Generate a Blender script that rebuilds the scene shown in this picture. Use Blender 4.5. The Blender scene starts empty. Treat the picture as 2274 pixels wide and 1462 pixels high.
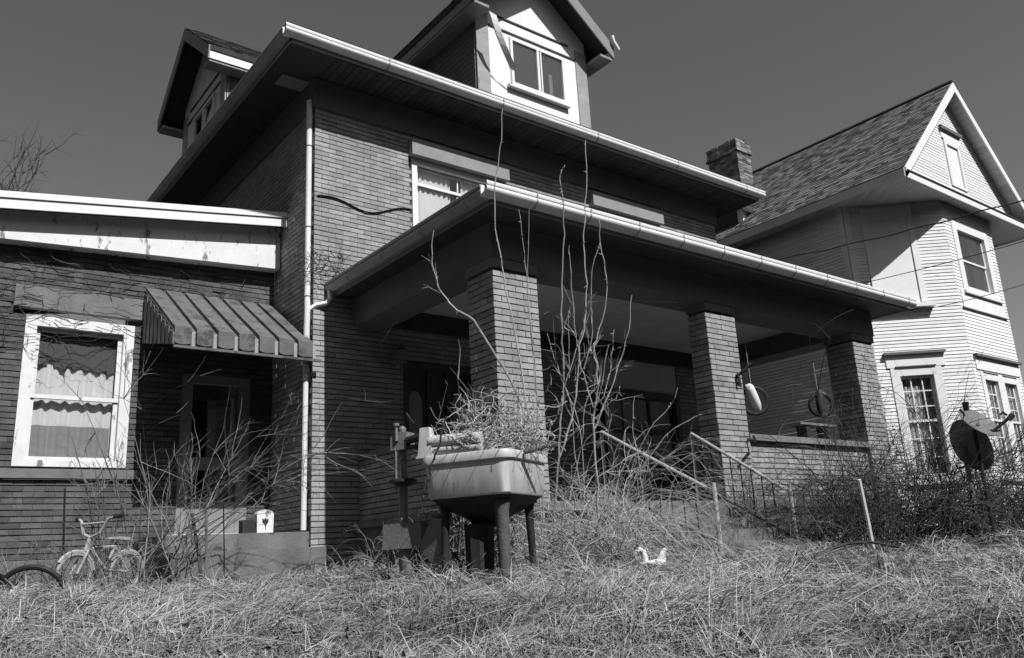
import bpy, math, random
import numpy as np
from mathutils import Vector, Matrix

# ------------------------------------------------------------------ camera, sky, sun, exposure
SC = bpy.context.scene
COL = SC.collection
F_PX, YAW, PITCH, ROLL = 1858.23, 0.667, 0.263, -0.0535      # measured from the photograph (2274 px wide)
def cam_axes():
    f = np.array([math.sin(YAW)*math.cos(PITCH), math.cos(YAW)*math.cos(PITCH), math.sin(PITCH)])
    r0 = np.array([math.cos(YAW), -math.sin(YAW), 0.0]); u0 = np.cross(r0, f)
    return r0*math.cos(ROLL)+u0*math.sin(ROLL), u0*math.cos(ROLL)-r0*math.sin(ROLL), f
CR, CU, CF = cam_axes()
cd = bpy.data.cameras.new('camera'); cam = bpy.data.objects.new('camera', cd); COL.objects.link(cam)
cam.matrix_world = Matrix(((CR[0], CU[0], -CF[0], 0), (CR[1], CU[1], -CF[1], 0), (CR[2], CU[2], -CF[2], 0), (0, 0, 0, 1)))
cd.sensor_fit = 'HORIZONTAL'; cd.sensor_width = 36.0; cd.lens = F_PX/2274*36.0
cd.clip_start = 0.05; cd.clip_end = 3000
SC.camera = cam
SUN_TO = Vector((-0.012, -1.0, 1.15)).normalized()             # towards the sun
elev = math.asin(SUN_TO.z); azim = math.atan2(SUN_TO.x, SUN_TO.y)
w = bpy.data.worlds.new('World'); SC.world = w; w.use_nodes = True
nt = w.node_tree; nt.nodes.clear()
sky = nt.nodes.new('ShaderNodeTexSky'); sky.sky_type = 'NISHITA'; sky.sun_disc = False
sky.sun_elevation = elev; sky.sun_rotation = azim; sky.air_density = 1.0; sky.dust_density = 0.6; sky.ozone_density = 1.5
bw = nt.nodes.new('ShaderNodeSeparateColor')                 # black and white film behind a red filter
bg = nt.nodes.new('ShaderNodeBackground'); bg.inputs['Strength'].default_value = 0.112
wo = nt.nodes.new('ShaderNodeOutputWorld')
nt.links.new(sky.outputs[0], bw.inputs[0]); nt.links.new(bw.outputs[0], bg.inputs['Color']); nt.links.new(bg.outputs[0], wo.inputs[0])
sd = bpy.data.lights.new('sun', 'SUN'); sd.energy = 5.0; sd.angle = math.radians(0.5); sd.color = (1, 1, 1)
so = bpy.data.objects.new('sun', sd); COL.objects.link(so)
so.rotation_euler = (-SUN_TO).to_track_quat('-Z', 'Y').to_euler()
SC.cycles.diffuse_bounces = 1; SC.cycles.max_bounces = 8
SC.view_settings.view_transform = 'Standard'; SC.view_settings.look = 'None'
SC.view_settings.exposure = 0.0; SC.view_settings.gamma = 1.0; SC.view_settings.use_curve_mapping = False

# ------------------------------------------------------------------ helpers
def at(px, py, depth):
    """world point seen at a photograph pixel, at a distance along the view axis"""
    a, b = (px-1137)/F_PX, (731-py)/F_PX
    return (CR*a + CU*b + CF)*depth
WO = {}                                                       # world origin of every object
def link(o, parent=None, loc=(0, 0, 0)):
    COL.objects.link(o)
    loc = Vector(loc)
    if parent is not None:
        o.parent = parent; o.location = loc - WO[parent.name]
    else:
        o.location = loc
    WO[o.name] = loc
    return o
def thing(name, label, cat, loc, group=None):
    o = bpy.data.objects.new(name, None); o.empty_display_size = 0.1
    link(o, None, loc); return tag(o, label, cat, group)
def tag(o, label=None, cat=None, group=None, kind=None):
    if label: o['label'] = label
    if cat: o['category'] = cat
    if group: o['group'] = group
    if kind: o['kind'] = kind
    return o
XY = ((0, 0), (1, 0), (0, -1))                                # frame: origin, along, outward
def fr(ox, oy, ux, uy):
    return ((ox, oy), (ux, uy), (uy, -ux))
def W3(F, u, n, z):
    (ox, oy), (ux, uy), (nx, ny) = F
    return (ox+ux*u+nx*n, oy+uy*u+ny*n, z)
class MB:
    def __init__(s): s.v = []; s.f = []; s.sh = []
    def add(s, vs, fs, shade=0.0):
        b = len(s.v); s.v.extend([tuple(map(float, q)) for q in vs]); s.f.extend([tuple(i+b for i in f) for f in fs]); s.sh.extend([shade]*len(fs)); return s
    def hexa(s, c, shade=0.0, skip=()):
        fs = [(0, 3, 2, 1), (4, 5, 6, 7), (0, 1, 5, 4), (1, 2, 6, 5), (2, 3, 7, 6), (3, 0, 4, 7)]
        s.add(c, [f for i, f in enumerate(fs) if i not in skip], shade); return s
    def box(s, x0, x1, y0, y1, z0, z1, shade=0.0):
        s.hexa([(x0, y0, z0), (x1, y0, z0), (x1, y1, z0), (x0, y1, z0), (x0, y0, z1), (x1, y0, z1), (x1, y1, z1), (x0, y1, z1)], shade); return s
    def ob(s, F, u0, u1, n0, n1, z0, z1, shade=0.0):
        c = [W3(F, u, n, z) for z in (z0, z1) for u, n in ((u0, n1), (u1, n1), (u1, n0), (u0, n0))]
        s.hexa(c, shade); return s
    def prism(s, F, poly, n0, n1, shade=0.0):
        k = len(poly)
        vs = [W3(F, u, n1, z) for u, z in poly] + [W3(F, u, n0, z) for u, z in poly]
        fs = [tuple(range(k)), tuple(range(2*k-1, k-1, -1))] + [(i, i+k, (i+1) % k+k, (i+1) % k) for i in range(k)]
        s.add(vs, fs, shade); return s
    def tube(s, pts, r0, r1=None, n=6, caps=True, shade=0.0):
        pts = [np.array(p, float) for p in pts]; r1 = r0 if r1 is None else r1
        m = len(pts); vs = []; prev = None
        for i, p in enumerate(pts):
            t = pts[min(i+1, m-1)]-pts[max(i-1, 0)]; t = t/(np.linalg.norm(t)+1e-9)
            if prev is None:
                a = np.array([0, 0, 1.0]) if abs(t[2]) < .9 else np.array([1.0, 0, 0]); x = np.cross(t, a)
            else:
                x = prev-t*np.dot(prev, t)
            x = x/(np.linalg.norm(x)+1e-9); prev = x; y = np.cross(t, x)
            r = r0+(r1-r0)*i/max(1, m-1)
            for k in range(n):
                a = 2*math.pi*k/n; vs.append(p+(x*math.cos(a)+y*math.sin(a))*r)
        fs = [(i*n+k, i*n+(k+1) % n, (i+1)*n+(k+1) % n, (i+1)*n+k) for i in range(m-1) for k in range(n)]
        if caps: fs += [tuple(range(n-1, -1, -1)), tuple(range((m-1)*n, m*n))]
        s.add(vs, fs, shade); return s
    def ring(s, c, ax, R, r, n=28, m=8, a0=0.0, a1=2*math.pi, shade=0.0):
        c = np.array(c, float); ax = np.array(ax, float); ax /= np.linalg.norm(ax)
        h = np.array([0, 0, 1.0]) if abs(ax[2]) < .9 else np.array([1.0, 0, 0])
        x = np.cross(h, ax); x /= np.linalg.norm(x); y = np.cross(ax, x)
        pts = [c+R*(x*math.cos(a0+(a1-a0)*i/n)+y*math.sin(a0+(a1-a0)*i/n)) for i in range(n+1)]
        return s.tube(pts, r, n=m, shade=shade)
    def lathe(s, c, prof, n=20, ax=(0, 0, 1), shade=0.0):
        c = np.array(c, float); ax = np.array(ax, float); ax /= np.linalg.norm(ax)
        h = np.array([1.0, 0, 0]) if abs(ax[0]) < .9 else np.array([0, 1.0, 0])
        x = np.cross(ax, h); x /= np.linalg.norm(x); y = np.cross(ax, x); k = len(prof); vs = []
        for r, z in prof:
            for i in range(n):
                a = 2*math.pi*i/n; vs.append(c+ax*z+(x*math.cos(a)+y*math.sin(a))*r)
        fs = [(j*n+i, j*n+(i+1) % n, (j+1)*n+(i+1) % n, (j+1)*n+i) for j in range(k-1) for i in range(n)]
        fs += [tuple(range(n-1, -1, -1)), tuple(range((k-1)*n, k*n))]
        s.add(vs, fs, shade); return s
    def loft(s, rings, caps=True, shade=0.0):
        n = len(rings[0]); vs = [p for r in rings for p in r]
        fs = [(j*n+i, j*n+(i+1) % n, (j+1)*n+(i+1) % n, (j+1)*n+i) for j in range(len(rings)-1) for i in range(n)]
        if caps: fs += [tuple(range(n-1, -1, -1)), tuple(range((len(rings)-1)*n, len(rings)*n))]
        s.add(vs, fs, shade); return s
    def sweep(s, path, prof, closed=False, shade=0.0):
        """profile (outward, up) swept along a horizontal path, outward to the path's right hand"""
        m = len(path); rings = []
        for i, p in enumerate(path):
            def nrm(a, b):
                d = np.array([b[0]-a[0], b[1]-a[1]], float); d /= np.linalg.norm(d); return np.array([d[1], -d[0]])
            if i == 0: o = nrm(path[0], path[1])
            elif i == m-1: o = nrm(path[-2], path[-1])
            else:
                a, b = nrm(path[i-1], p), nrm(p, path[i+1]); o = (a+b)/(1+np.dot(a, b))
            rings.append([(p[0]+o[0]*q[0], p[1]+o[1]*q[0], p[2]+q[1]) for q in prof])
        return s.loft(rings, True, shade)
    def build(s, name, mat, parent=None, smooth=False):
        me = bpy.data.meshes.new(name); me.from_pydata(s.v, [], s.f)
        me.materials.append(mat)
        a = me.attributes.new('shade', 'FLOAT', 'FACE'); a.data.foreach_set('value', np.array(s.sh, np.float32))
        if smooth: me.polygons.foreach_set('use_smooth', np.ones(len(me.polygons), bool))
        me.update()
        return link(bpy.data.objects.new(name, me), parent)
def autosmooth(o, ang=40):
    me = o.data
    me.polygons.foreach_set('use_smooth', np.ones(len(me.polygons), bool))
    try: me.set_sharp_from_angle(angle=math.radians(ang))
    except Exception: pass
    return o

# ------------------------------------------------------------------ materials (all grey: black and white film)
def gmat(name, v, rough=0.8, var=0.15, scale=6.0, stretch=(1, 1, 1), bump=0.0, bscale=60.0, shade=0.0, metal=0.0, spec=0.3, spots=None):
    m = bpy.data.materials.new(name); m.use_nodes = True; N = m.node_tree.nodes; L = m.node_tree.links
    b = N['Principled BSDF']; b.inputs['Roughness'].default_value = rough; b.inputs['Metallic'].default_value = metal
    b.inputs['Specular IOR Level'].default_value = spec
    tc = N.new('ShaderNodeNewGeometry'); mp = N.new('ShaderNodeMapping'); mp.inputs['Scale'].default_value = stretch
    L.new(tc.outputs['Position'], mp.inputs[0])
    n1 = N.new('ShaderNodeTexNoise'); n1.inputs['Scale'].default_value = scale; n1.inputs['Detail'].default_value = 6; n1.inputs['Roughness'].default_value = .65
    L.new(mp.outputs[0], n1.inputs['Vector'])
    mr = N.new('ShaderNodeMapRange'); mr.inputs[1].default_value = .25; mr.inputs[2].default_value = .75
    mr.inputs[3].default_value = v*(1-var); mr.inputs[4].default_value = v*(1+var)
    L.new(n1.outputs[0], mr.inputs[0]); out = mr.outputs[0]
    if shade:
        at_ = N.new('ShaderNodeAttribute'); at_.attribute_name = 'shade'
        ma = N.new('ShaderNodeMath'); ma.operation = 'MULTIPLY_ADD'; ma.inputs[1].default_value = shade; ma.inputs[2].default_value = 1.0
        L.new(at_.outputs['Fac'], ma.inputs[0]); mu = N.new('ShaderNodeMath'); mu.operation = 'MULTIPLY'
        L.new(out, mu.inputs[0]); L.new(ma.outputs[0], mu.inputs[1]); out = mu.outputs[0]
    if spots:                                                  # (value, threshold, scale, stretch): worn or stained patches
        sv, th, ss, st = spots
        mp2 = N.new('ShaderNodeMapping'); mp2.inputs['Scale'].default_value = st; L.new(tc.outputs['Position'], mp2.inputs[0])
        n2 = N.new('ShaderNodeTexNoise'); n2.inputs['Scale'].default_value = ss; n2.inputs['Detail'].default_value = 8; n2.inputs['Roughness'].default_value = .7
        L.new(mp2.outputs[0], n2.inputs['Vector'])
        r2 = N.new('ShaderNodeMapRange'); r2.inputs[1].default_value = th; r2.inputs[2].default_value = th+.06; L.new(n2.outputs[0], r2.inputs[0])
        mx = N.new('ShaderNodeMix'); L.new(r2.outputs[0], mx.inputs[0]); L.new(out, mx.inputs[2]); mx.inputs[3].default_value = sv
        out = mx.outputs[0]
    cc = N.new('ShaderNodeCombineColor')
    for i in range(3): L.new(out, cc.inputs[i])
    L.new(cc.outputs[0], b.inputs['Base Color'])
    if bump:
        nb = N.new('ShaderNodeTexNoise'); nb.inputs['Scale'].default_value = bscale; nb.inputs['Detail'].default_value = 5; L.new(mp.outputs[0], nb.inputs['Vector'])
        bp = N.new('ShaderNodeBump'); bp.inputs['Strength'].default_value = bump; bp.inputs['Distance'].default_value = .01
        L.new(nb.outputs[0], bp.inputs['Height']); L.new(bp.outputs[0], b.inputs['Normal'])
    return m
def glassmat(name, fac, rough=0.02, tint=1.0):
    m = bpy.data.materials.new(name); m.use_nodes = True; N = m.node_tree.nodes; L = m.node_tree.links; N.clear()
    t = N.new('ShaderNodeBsdfTransparent'); t.inputs[0].default_value = (tint, tint, tint, 1); g = N.new('ShaderNodeBsdfGlossy'); g.inputs['Roughness'].default_value = rough
    lw = N.new('ShaderNodeLayerWeight'); lw.inputs[0].default_value = .5
    pw = N.new('ShaderNodeMath'); pw.operation = 'POWER'; pw.inputs[1].default_value = 3.0; L.new(lw.outputs['Facing'], pw.inputs[0])
    mr = N.new('ShaderNodeMapRange'); mr.inputs[3].default_value = fac; mr.inputs[4].default_value = .9; L.new(pw.outputs[0], mr.inputs[0])
    mx = N.new('ShaderNodeMixShader'); o = N.new('ShaderNodeOutputMaterial')
    L.new(mr.outputs[0], mx.inputs[0]); L.new(t.outputs[0], mx.inputs[1]); L.new(g.outputs[0], mx.inputs[2]); L.new(mx.outputs[0], o.inputs[0])
    return m
M = {}
M['brick'] = gmat('brick', .33, .88, .3, 4, bump=.6, bscale=70, shade=.17, spots=(.17, .66, 1.6, (1, 1, .5)))
M['brick_wing'] = gmat('brick_wing', .108, .9, .4, 4, bump=.6, bscale=60, shade=.28, spots=(.07, .6, 3.0, (1, 1, .6)))
M['mortar'] = gmat('mortar', .07, .95, .3, 12, bump=.5)
M['lintel'] = gmat('lintel', .3, .85, .14, 5, bump=.3, bscale=40, spots=(.12, .63, 4, (1, 1, 1)))
M['stone'] = gmat('stone', .19, .9, .25, 5, bump=.5, bscale=30)
M['concrete'] = gmat('concrete', .17, .9, .35, 3, bump=.6, bscale=30, spots=(.07, .56, 2.2, (1, 1, 1)))
M['white'] = gmat("white_paint", .84, .55, .06, 4, spots=(.42, .66, 9, (1, 1, 1)))
M['white_worn'] = gmat('white_paint_worn', .78, .6, .1, 5, bump=.2, spots=(.22, .575, 7, (1, 1, .35)))
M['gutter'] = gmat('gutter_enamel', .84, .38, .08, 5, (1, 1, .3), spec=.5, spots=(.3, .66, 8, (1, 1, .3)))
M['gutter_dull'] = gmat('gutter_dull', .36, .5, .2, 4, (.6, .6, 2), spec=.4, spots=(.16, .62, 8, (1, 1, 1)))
M['trim'] = gmat('trim_paint', .26, .6, .15, 4, spots=(.12, .62, 6, (1, 1, 1)))
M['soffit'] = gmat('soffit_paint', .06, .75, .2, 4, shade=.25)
M['frieze'] = gmat('frieze_paint', .15, .7, .15, 3)
M['ceiling'] = gmat('porch_ceiling', .6, .7, .15, 3)
M['shingle'] = gmat('shingle', .115, .95, .3, 14, bump=.7, bscale=120, shade=.65)
M['roofing'] = gmat('roofing', .05, .95, .3, 8, bump=.5)
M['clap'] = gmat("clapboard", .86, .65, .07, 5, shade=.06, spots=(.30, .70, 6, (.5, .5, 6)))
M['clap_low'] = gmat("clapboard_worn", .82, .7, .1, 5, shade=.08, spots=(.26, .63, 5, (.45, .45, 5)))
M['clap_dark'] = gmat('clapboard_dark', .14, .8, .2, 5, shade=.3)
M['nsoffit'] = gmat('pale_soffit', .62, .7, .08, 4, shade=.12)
M['dark'] = gmat('dark_paint', .035, .6, .3, 4)
M['door'] = gmat('door_paint', .08, .5, .25, 4, (1, 1, .3))
M['interior'] = gmat('interior', .05, .9, .2, 3)
M['curtain'] = gmat('curtain', .8, .9, .08, 7, (8, 8, .6))
M['painted_reflection'] = gmat('painted_reflection', .12, .9, .2, 7, (8, 8, .6))  # dark tone of the sheet that imitates a reflection in the side window
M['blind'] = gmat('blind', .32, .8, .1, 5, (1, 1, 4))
M['glass'] = glassmat('glass', .10)
M['glass_dull'] = glassmat('glass_dull', .30, .04, .85)
M['awning'] = gmat('awning_enamel', .14, .55, .35, 6, (1, 1, 1), bump=.2, spots=(.07, .56, 4, (1, 1, 1)))
M['metal_pale'] = gmat('tub_metal', .62, .5, .3, 5, (1, 1, .35), metal=.08, bump=.25, bscale=18, spots=(.16, .585, 5, (1, 1, .25)))
M['metal'] = gmat('iron_grey', .22, .6, .3, 8, metal=.3, bump=.3)
M['iron'] = gmat('iron_black', .03, .55, .4, 10, bump=.3)
M['rust'] = gmat('rusty_iron', .10, .9, .4, 12, bump=.5)
M['rubber'] = gmat('black_rubber', .02, .6, .3, 10)
M['roller'] = gmat('roller_white', .55, .6, .1, 9, bump=.2)
M['pipe'] = gmat('rail_pipe', .40, .6, .25, 20, (1, 1, .3))
M['plaster'] = gmat('white_plaster', .72, .8, .2, 20, bump=.4, spots=(.2, .6, 14, (1, 1, 1)))
M['wood'] = gmat('old_wood', .18, .9, .3, 8, (1, 1, .2), bump=.4)
M['soil'] = gmat('soil', .045, 1.0, .5, 5, bump=.8, bscale=20)
M['grass'] = gmat('dry_grass', .27, .85, .3, 1.1, shade=.85)
M['twig_pale'] = gmat('twig_pale', .38, .85, .25, 18, shade=.35)
M['twig'] = gmat('twig_grey', .17, .9, .3, 18, shade=.45)
M['twig_dark'] = gmat('twig_dark', .07, .9, .3, 18, shade=.4)
M['cable'] = gmat('cable', .02, .6, .1, 5)
M['chimney'] = gmat('chimney_brick', .2, .95, .4, 8, bump=.6, shade=.6)
M['grille'] = gmat('dish_grey', .16, .6, .15, 6)
M['dish_back'] = gmat('dish_dark', .24, .55, .25, 6)

# ------------------------------------------------------------------ brickwork, clapboards, windows
def holes_cut(u0, u1, zc, holes):
    seg = [(u0, u1)]
    for a, b, c, d in holes:
        if c < zc < d:
            nx = []
            for p, q in seg:
                if b <= p or a >= q: nx.append((p, q)); continue
                if a > p: nx.append((p, a))
                if b < q: nx.append((b, q))
            seg = nx
    return seg
def backing(mb, F, w, z0, z1, holes, face, back):
    us = sorted({0, w} | {min(max(x, 0), w) for h in holes for x in h[:2]}); zs = sorted({z0, z1} | {min(max(x, z0), z1) for h in holes for x in h[2:]})
    for i in range(len(us)-1):
        for j in range(len(zs)-1):
            uc, zc = (us[i]+us[i+1])/2, (zs[j]+zs[j+1])/2
            if any(a < uc < b and c < zc < d for a, b, c, d in holes): continue
            mb.ob(F, us[i], us[i+1], back, face, zs[j], zs[j+1])
BL, BH, BJ, HJ = .211, .057, .0129, .005
rngb = random.Random(5)
brick_mesh = {}
def brick_variant(mat, k):
    key = (mat.name, k)
    if key not in brick_mesh:
        m = MB(); x, y, z = BL/2, .03, BH/2
        m.hexa([(-x, -y, -z), (x, -y, -z), (x, y, -z), (-x, y, -z), (-x, -y, z), (x, -y, z), (x, y, z), (-x, y, z)], (k-5)/5.0)
        me = bpy.data.meshes.new('brick'); me.from_pydata(m.v, [], m.f); me.materials.append(mat)
        a = me.attributes.new('shade', 'FLOAT', 'FACE'); a.data.foreach_set('value', np.array(m.sh, np.float32)); brick_mesh[key] = me
    return brick_mesh[key]
def brick_wall(name, parent, F, w, z0, z1, holes=(), mat='brick', single=None, back=-.15, phase=0.0, rough=0.0):
    mb = MB(); backing(mb, F, w, z0, z1, holes, -.014, back); part = mb.build(name, M['mortar'], parent)
    st = MB(); c = 0; z = z0+BJ/2; ang = math.atan2(F[1][1], F[1][0])
    while z+BH <= z1+.004:
        off = -(BL+HJ)*(.5 if c % 2 else 0)-phase
        for p, q in holes_cut(0, w, z+BH/2, holes):
            k0 = math.floor((p-off)/(BL+HJ)); u = off+k0*(BL+HJ)
            while u < q:
                a, b = max(u, p+.003), min(u+BL, q-.003)
                if b-a > .03:
                    pr = rngb.uniform(-.0025, .0025) + (rngb.uniform(-.012, .004) if rngb.random() < rough else 0)
                    if single and abs(b-a-BL) < .001 and single[0] > 0 and single[1] <= z <= single[2] and single[3] <= a <= single[4]:
                        single[0] -= 1; k = rngb.randrange(11)
                        o = bpy.data.objects.new('brick', brick_variant(M[mat], k))
                        link(o, part, W3(F, (a+b)/2, pr-.03, z+BH/2)); o.rotation_euler = (0, 0, ang)
                    else:
                        st.ob(F, a, b, -.03, pr, z, z+BH, rngb.uniform(-1, 1))
                u += BL+HJ
        z += BH+BJ; c += 1
    o = st.build('bricks', M[mat], part); o['kind'] = 'stuff'
    return part
def clapboards(name, parent, F, w, z0, z1, holes=(), mat='clap', single=True, e=.072, lim=None, proud=.016):
    mb = MB(); backing(mb, F, w, z0, z1, holes, -.002, -.12) if lim is None else mb.prism(F, lim[1], -.12, -.002)
    part = mb.build(name, M[mat], parent); st = MB(); z = z0
    while z < z1-.01:
        a0, a1 = (0, w) if lim is None else lim[0](z)
        for p, q in holes_cut(a0, a1, z+e/2, holes):
            if q-p < .02: continue
            m = MB() if single else st
            zt = min(z+e+.004, z1); sg = rngb.uniform(-.002, .002)
            cs = [W3(F, p, proud+sg, z), W3(F, q, proud+sg, z), W3(F, q, 0, z), W3(F, p, 0, z), W3(F, p, .004, zt), W3(F, q, .004, zt), W3(F, q, 0, zt), W3(F, p, 0, zt)]
            m.hexa(cs, rngb.uniform(-1, 1))
            if single: m.build('clapboard', M[mat], part)
        z += e
    if not single:
        o = st.build('clapboards', M[mat], part); o['kind'] = 'stuff'
    return part
def window(parent, F, u0, u1, z0, z1, cw=.1, proud=.03, depth=.07, mat='white', nx=1, ny=1, meet=None, glass='glass', back='interior', sash=.045, sill=True, behind=True):
    fm = MB()
    fm.ob(F, u0, u0+cw, -.08, proud, z0, z1).ob(F, u1-cw, u1, -.08, proud, z0, z1)
    fm.ob(F, u0+cw, u1-cw, -.08, proud-.003, z1-cw, z1).ob(F, u0+cw, u1-cw, -.08, proud-.003, z0, z0+cw*.6)
    part = fm.build('window_frame', M[mat], parent)
    a, b, c, d = u0+cw, u1-cw, z0+cw*.6, z1-cw
    meet = meet if meet is not None else (c+d)/2
    for lo, hi, dn in ((c, meet+sash/2, -.02), (meet-sash/2, d, .0)):
        n0, n1 = dn-depth*.6-.03, dn-depth*.6
        s = MB(); s.ob(F, a, a+sash, n0, n1, lo, hi).ob(F, b-sash, b, n0, n1, lo, hi).ob(F, a+sash, b-sash, n0, n1-.002, lo, lo+sash).ob(F, a+sash, b-sash, n0, n1-.002, hi-sash, hi)
        sh = s.build('sash', M[mat], part)
        p = MB(); p.ob(F, a+sash-.005, b-sash+.005, n0+.010, n0+.014, lo+sash-.005, hi-sash+.005); p.build('pane', M[glass], part)
        for i in range(1, nx):
            uu = a+(b-a)*i/nx; MB().ob(F, uu-.011, uu+.011, n0+.006, n1-.004, lo+sash, hi-sash).build('muntin', M[mat], part)
        for i in range(1, ny):
            zz = lo+(hi-lo)*i/ny; MB().ob(F, a+sash, b-sash, n0+.007, n1-.006, zz-.011, zz+.011).build('muntin', M[mat], part)
    if sill: MB().ob(F, u0-.05, u1+.05, -.02, proud+.05, z0-.06, z0-.002).build('window_sill', M[mat], part)
    if behind:
        MB().ob(F, u0+.02, u1-.02, -.42, -.40, z0, z1).build('room_back', M[back], part)
    return part
# ------------------------------------------------------------------ ground
FWD = np.array([math.sin(YAW), math.cos(YAW)])
def gz(x, y):
    s = x*FWD[0]+y*FWD[1]
    base = np.interp(s, [-60, -6, 0, 1.0, 2.0, 3.0, 4.5, 6.5, 9, 14, 1000], [-1.6, -1.5, -1.2, -.82, -.46, -.33, -.24, -.20, -.16, -.14, -.14])
    b = .05*np.sin(x*2.1+1.3*np.sin(y*1.7))*np.sin(y*1.9+.7)+.035*np.sin(x*5.3+2*np.sin(y*3.1))*np.cos(y*4.7)+.02*np.sin(x*11.3+2*np.sin(y*7.1))*np.cos(y*9.7+1.5*np.sin(x*6))
    base = base-.035*np.clip(x*FWD[1]-y*FWD[0]-1.0, 0, 4)*np.clip((8.4-s)/1.6, 0, 1)
    return base+b*np.clip((12-np.abs(s-4))/6, 0, 1)
def axis(lo, hi, fine0, fine1, st):
    a = list(np.arange(fine0, fine1, st)); g = st
    while a[-1] < hi: g *= 1.35; a.append(a[-1]+g)
    g = st
    while a[0] > lo: g *= 1.35; a.insert(0, a[0]-g)
    return np.array(a)
ax_, ay_ = axis(-700, 700, -3, 15, .1), axis(-700, 700, -1, 13, .1)
GX, GY = np.meshgrid(ax_, ay_); GZ = gz(GX, GY)
nx_, ny_ = len(ax_), len(ay_)
idx = np.arange(nx_*ny_).reshape(ny_, nx_)
fq = np.stack([idx[:-1, :-1], idx[:-1, 1:], idx[1:, 1:], idx[1:, :-1]], -1).reshape(-1, 4)
gm = bpy.data.meshes.new('ground'); gm.from_pydata(np.stack([GX, GY, GZ], -1).reshape(-1, 3).tolist(), [], fq.tolist()); gm.materials.append(M['soil'])
gm.polygons.foreach_set('use_smooth', np.ones(len(gm.polygons), bool))
tag(link(bpy.data.objects.new('ground', gm)), kind='structure')

# ------------------------------------------------------------------ the brick house
XW, YW, YG = 4.456, 9.847, 11.156
H = thing('brick_house', 'large dark brick house with deep porch, dormers and boxed eaves', 'house', (8.8, 12, -.15))
FF = fr(XW, YW, 1, 0)
def bx(x0, x1, z0, z1): return (x0-XW, x1-XW, z0, z1)
holes_front = [bx(6.0, 7.72, 4.35, 5.83), bx(9.66, 11.38, 4.35, 5.83), bx(5.82, 6.98, .5, 2.62), bx(9.31, 11.46, .95, 3.12)]
front_wall = brick_wall('front_wall', H, FF, 8.65, -.25, 6.64, holes_front)
FS = fr(XW, 16.0, 0, -1)
brick_wall('side_wall', H, FS, 16.0-YW-.032, -.25, 6.64, back=-.15)
m = MB(); m.box(XW+.02, 13.10, 16.0, 20.2, -.3, 6.64).box(12.95, 13.105, YW+.05, 16, -.3, 6.64); m.build('rear_wall', M['mortar'], H)
m = MB(); m.box(XW+.2, 12.9, YW+1.2, YW+1.3, -.2, 6.5).box(XW+.2, 12.9, YW+.2, YW+1.2, 3.45, 3.5); m.build('inner_partition', M['interior'], H)
# projecting header boxes over the upper windows
for x0, x1 in ((5.95, 7.77), (9.62, 11.42)):
    m = MB(); m.ob(FF, x0-XW, x1-XW, -.02, .13, 5.835, 6.10); m.build('window_header', M['lintel'], H)
# main frieze, soffit, fascia
m = MB(); m.box(XW-.035, 13.14, YW-.035, YW-.002, 6.2, 6.64).box(XW-.036, XW-.002, YW-.002, 16, 6.2, 6.64); m.build('frieze_board', M['frieze'], H)
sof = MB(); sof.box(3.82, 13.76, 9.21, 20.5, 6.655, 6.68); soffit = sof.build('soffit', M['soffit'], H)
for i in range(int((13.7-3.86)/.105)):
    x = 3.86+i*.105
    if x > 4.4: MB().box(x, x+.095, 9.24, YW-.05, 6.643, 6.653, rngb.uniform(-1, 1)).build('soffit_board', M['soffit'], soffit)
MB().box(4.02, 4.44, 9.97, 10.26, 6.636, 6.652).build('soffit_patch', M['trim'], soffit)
m = MB(); m.box(3.80, 3.818, 9.19, 20.5, 6.64, 6.83).box(3.80, 13.77, 9.19, 9.208, 6.64, 6.83).box(13.762, 13.78, 9.21, 20.5, 6.64, 6.83); m.build('fascia', M['trim'], H)
GP = [(0, .004), (0, -.125), (.060, -.128), (.064, -.118), (.098, -.100), (.118, -.074), (.122, -.054), (.108, -.034), (.100, -.030), (.118, -.024), (.124, -.004), (.120, .012), (.112, .012), (.112, -.01), (.095, -.04), (.06, -.09), (.012, -.10), (.012, .004)]
def gutter(path, mat, seams, name='gutter'):
    g = autosmooth(MB().sweep(path, GP).build(name, M[mat], H), 50)
    big = [(a*1.0+(.004 if a > .03 else 0), b-(.004 if b < -.05 else -.003)) for a, b in GP[1:12]]+[(.0, .004)]
    for a, b, k in seams:
        for i in range(k):
            t = (i+.7)/k; p = [a[j]+(b[j]-a[j])*t for j in range(3)]; d = np.array([b[0]-a[0], b[1]-a[1]]); d = d/np.linalg.norm(d)*.010
            MB().sweep([(p[0]-d[0], p[1]-d[1], p[2]), (p[0]+d[0], p[1]+d[1], p[2])], big).build('gutter_seam', M['gutter_dull'], g)
    return g
a_, b_, c_ = (3.816, 20.4, 6.82), (3.816, 9.207, 6.82), (13.87, 9.207, 6.82)
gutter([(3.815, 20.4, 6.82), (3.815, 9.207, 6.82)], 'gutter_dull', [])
gutter([(3.697, 9.207, 6.82), (13.87, 9.207, 6.82)], 'gutter', [(b_, c_, 5)])
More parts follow.
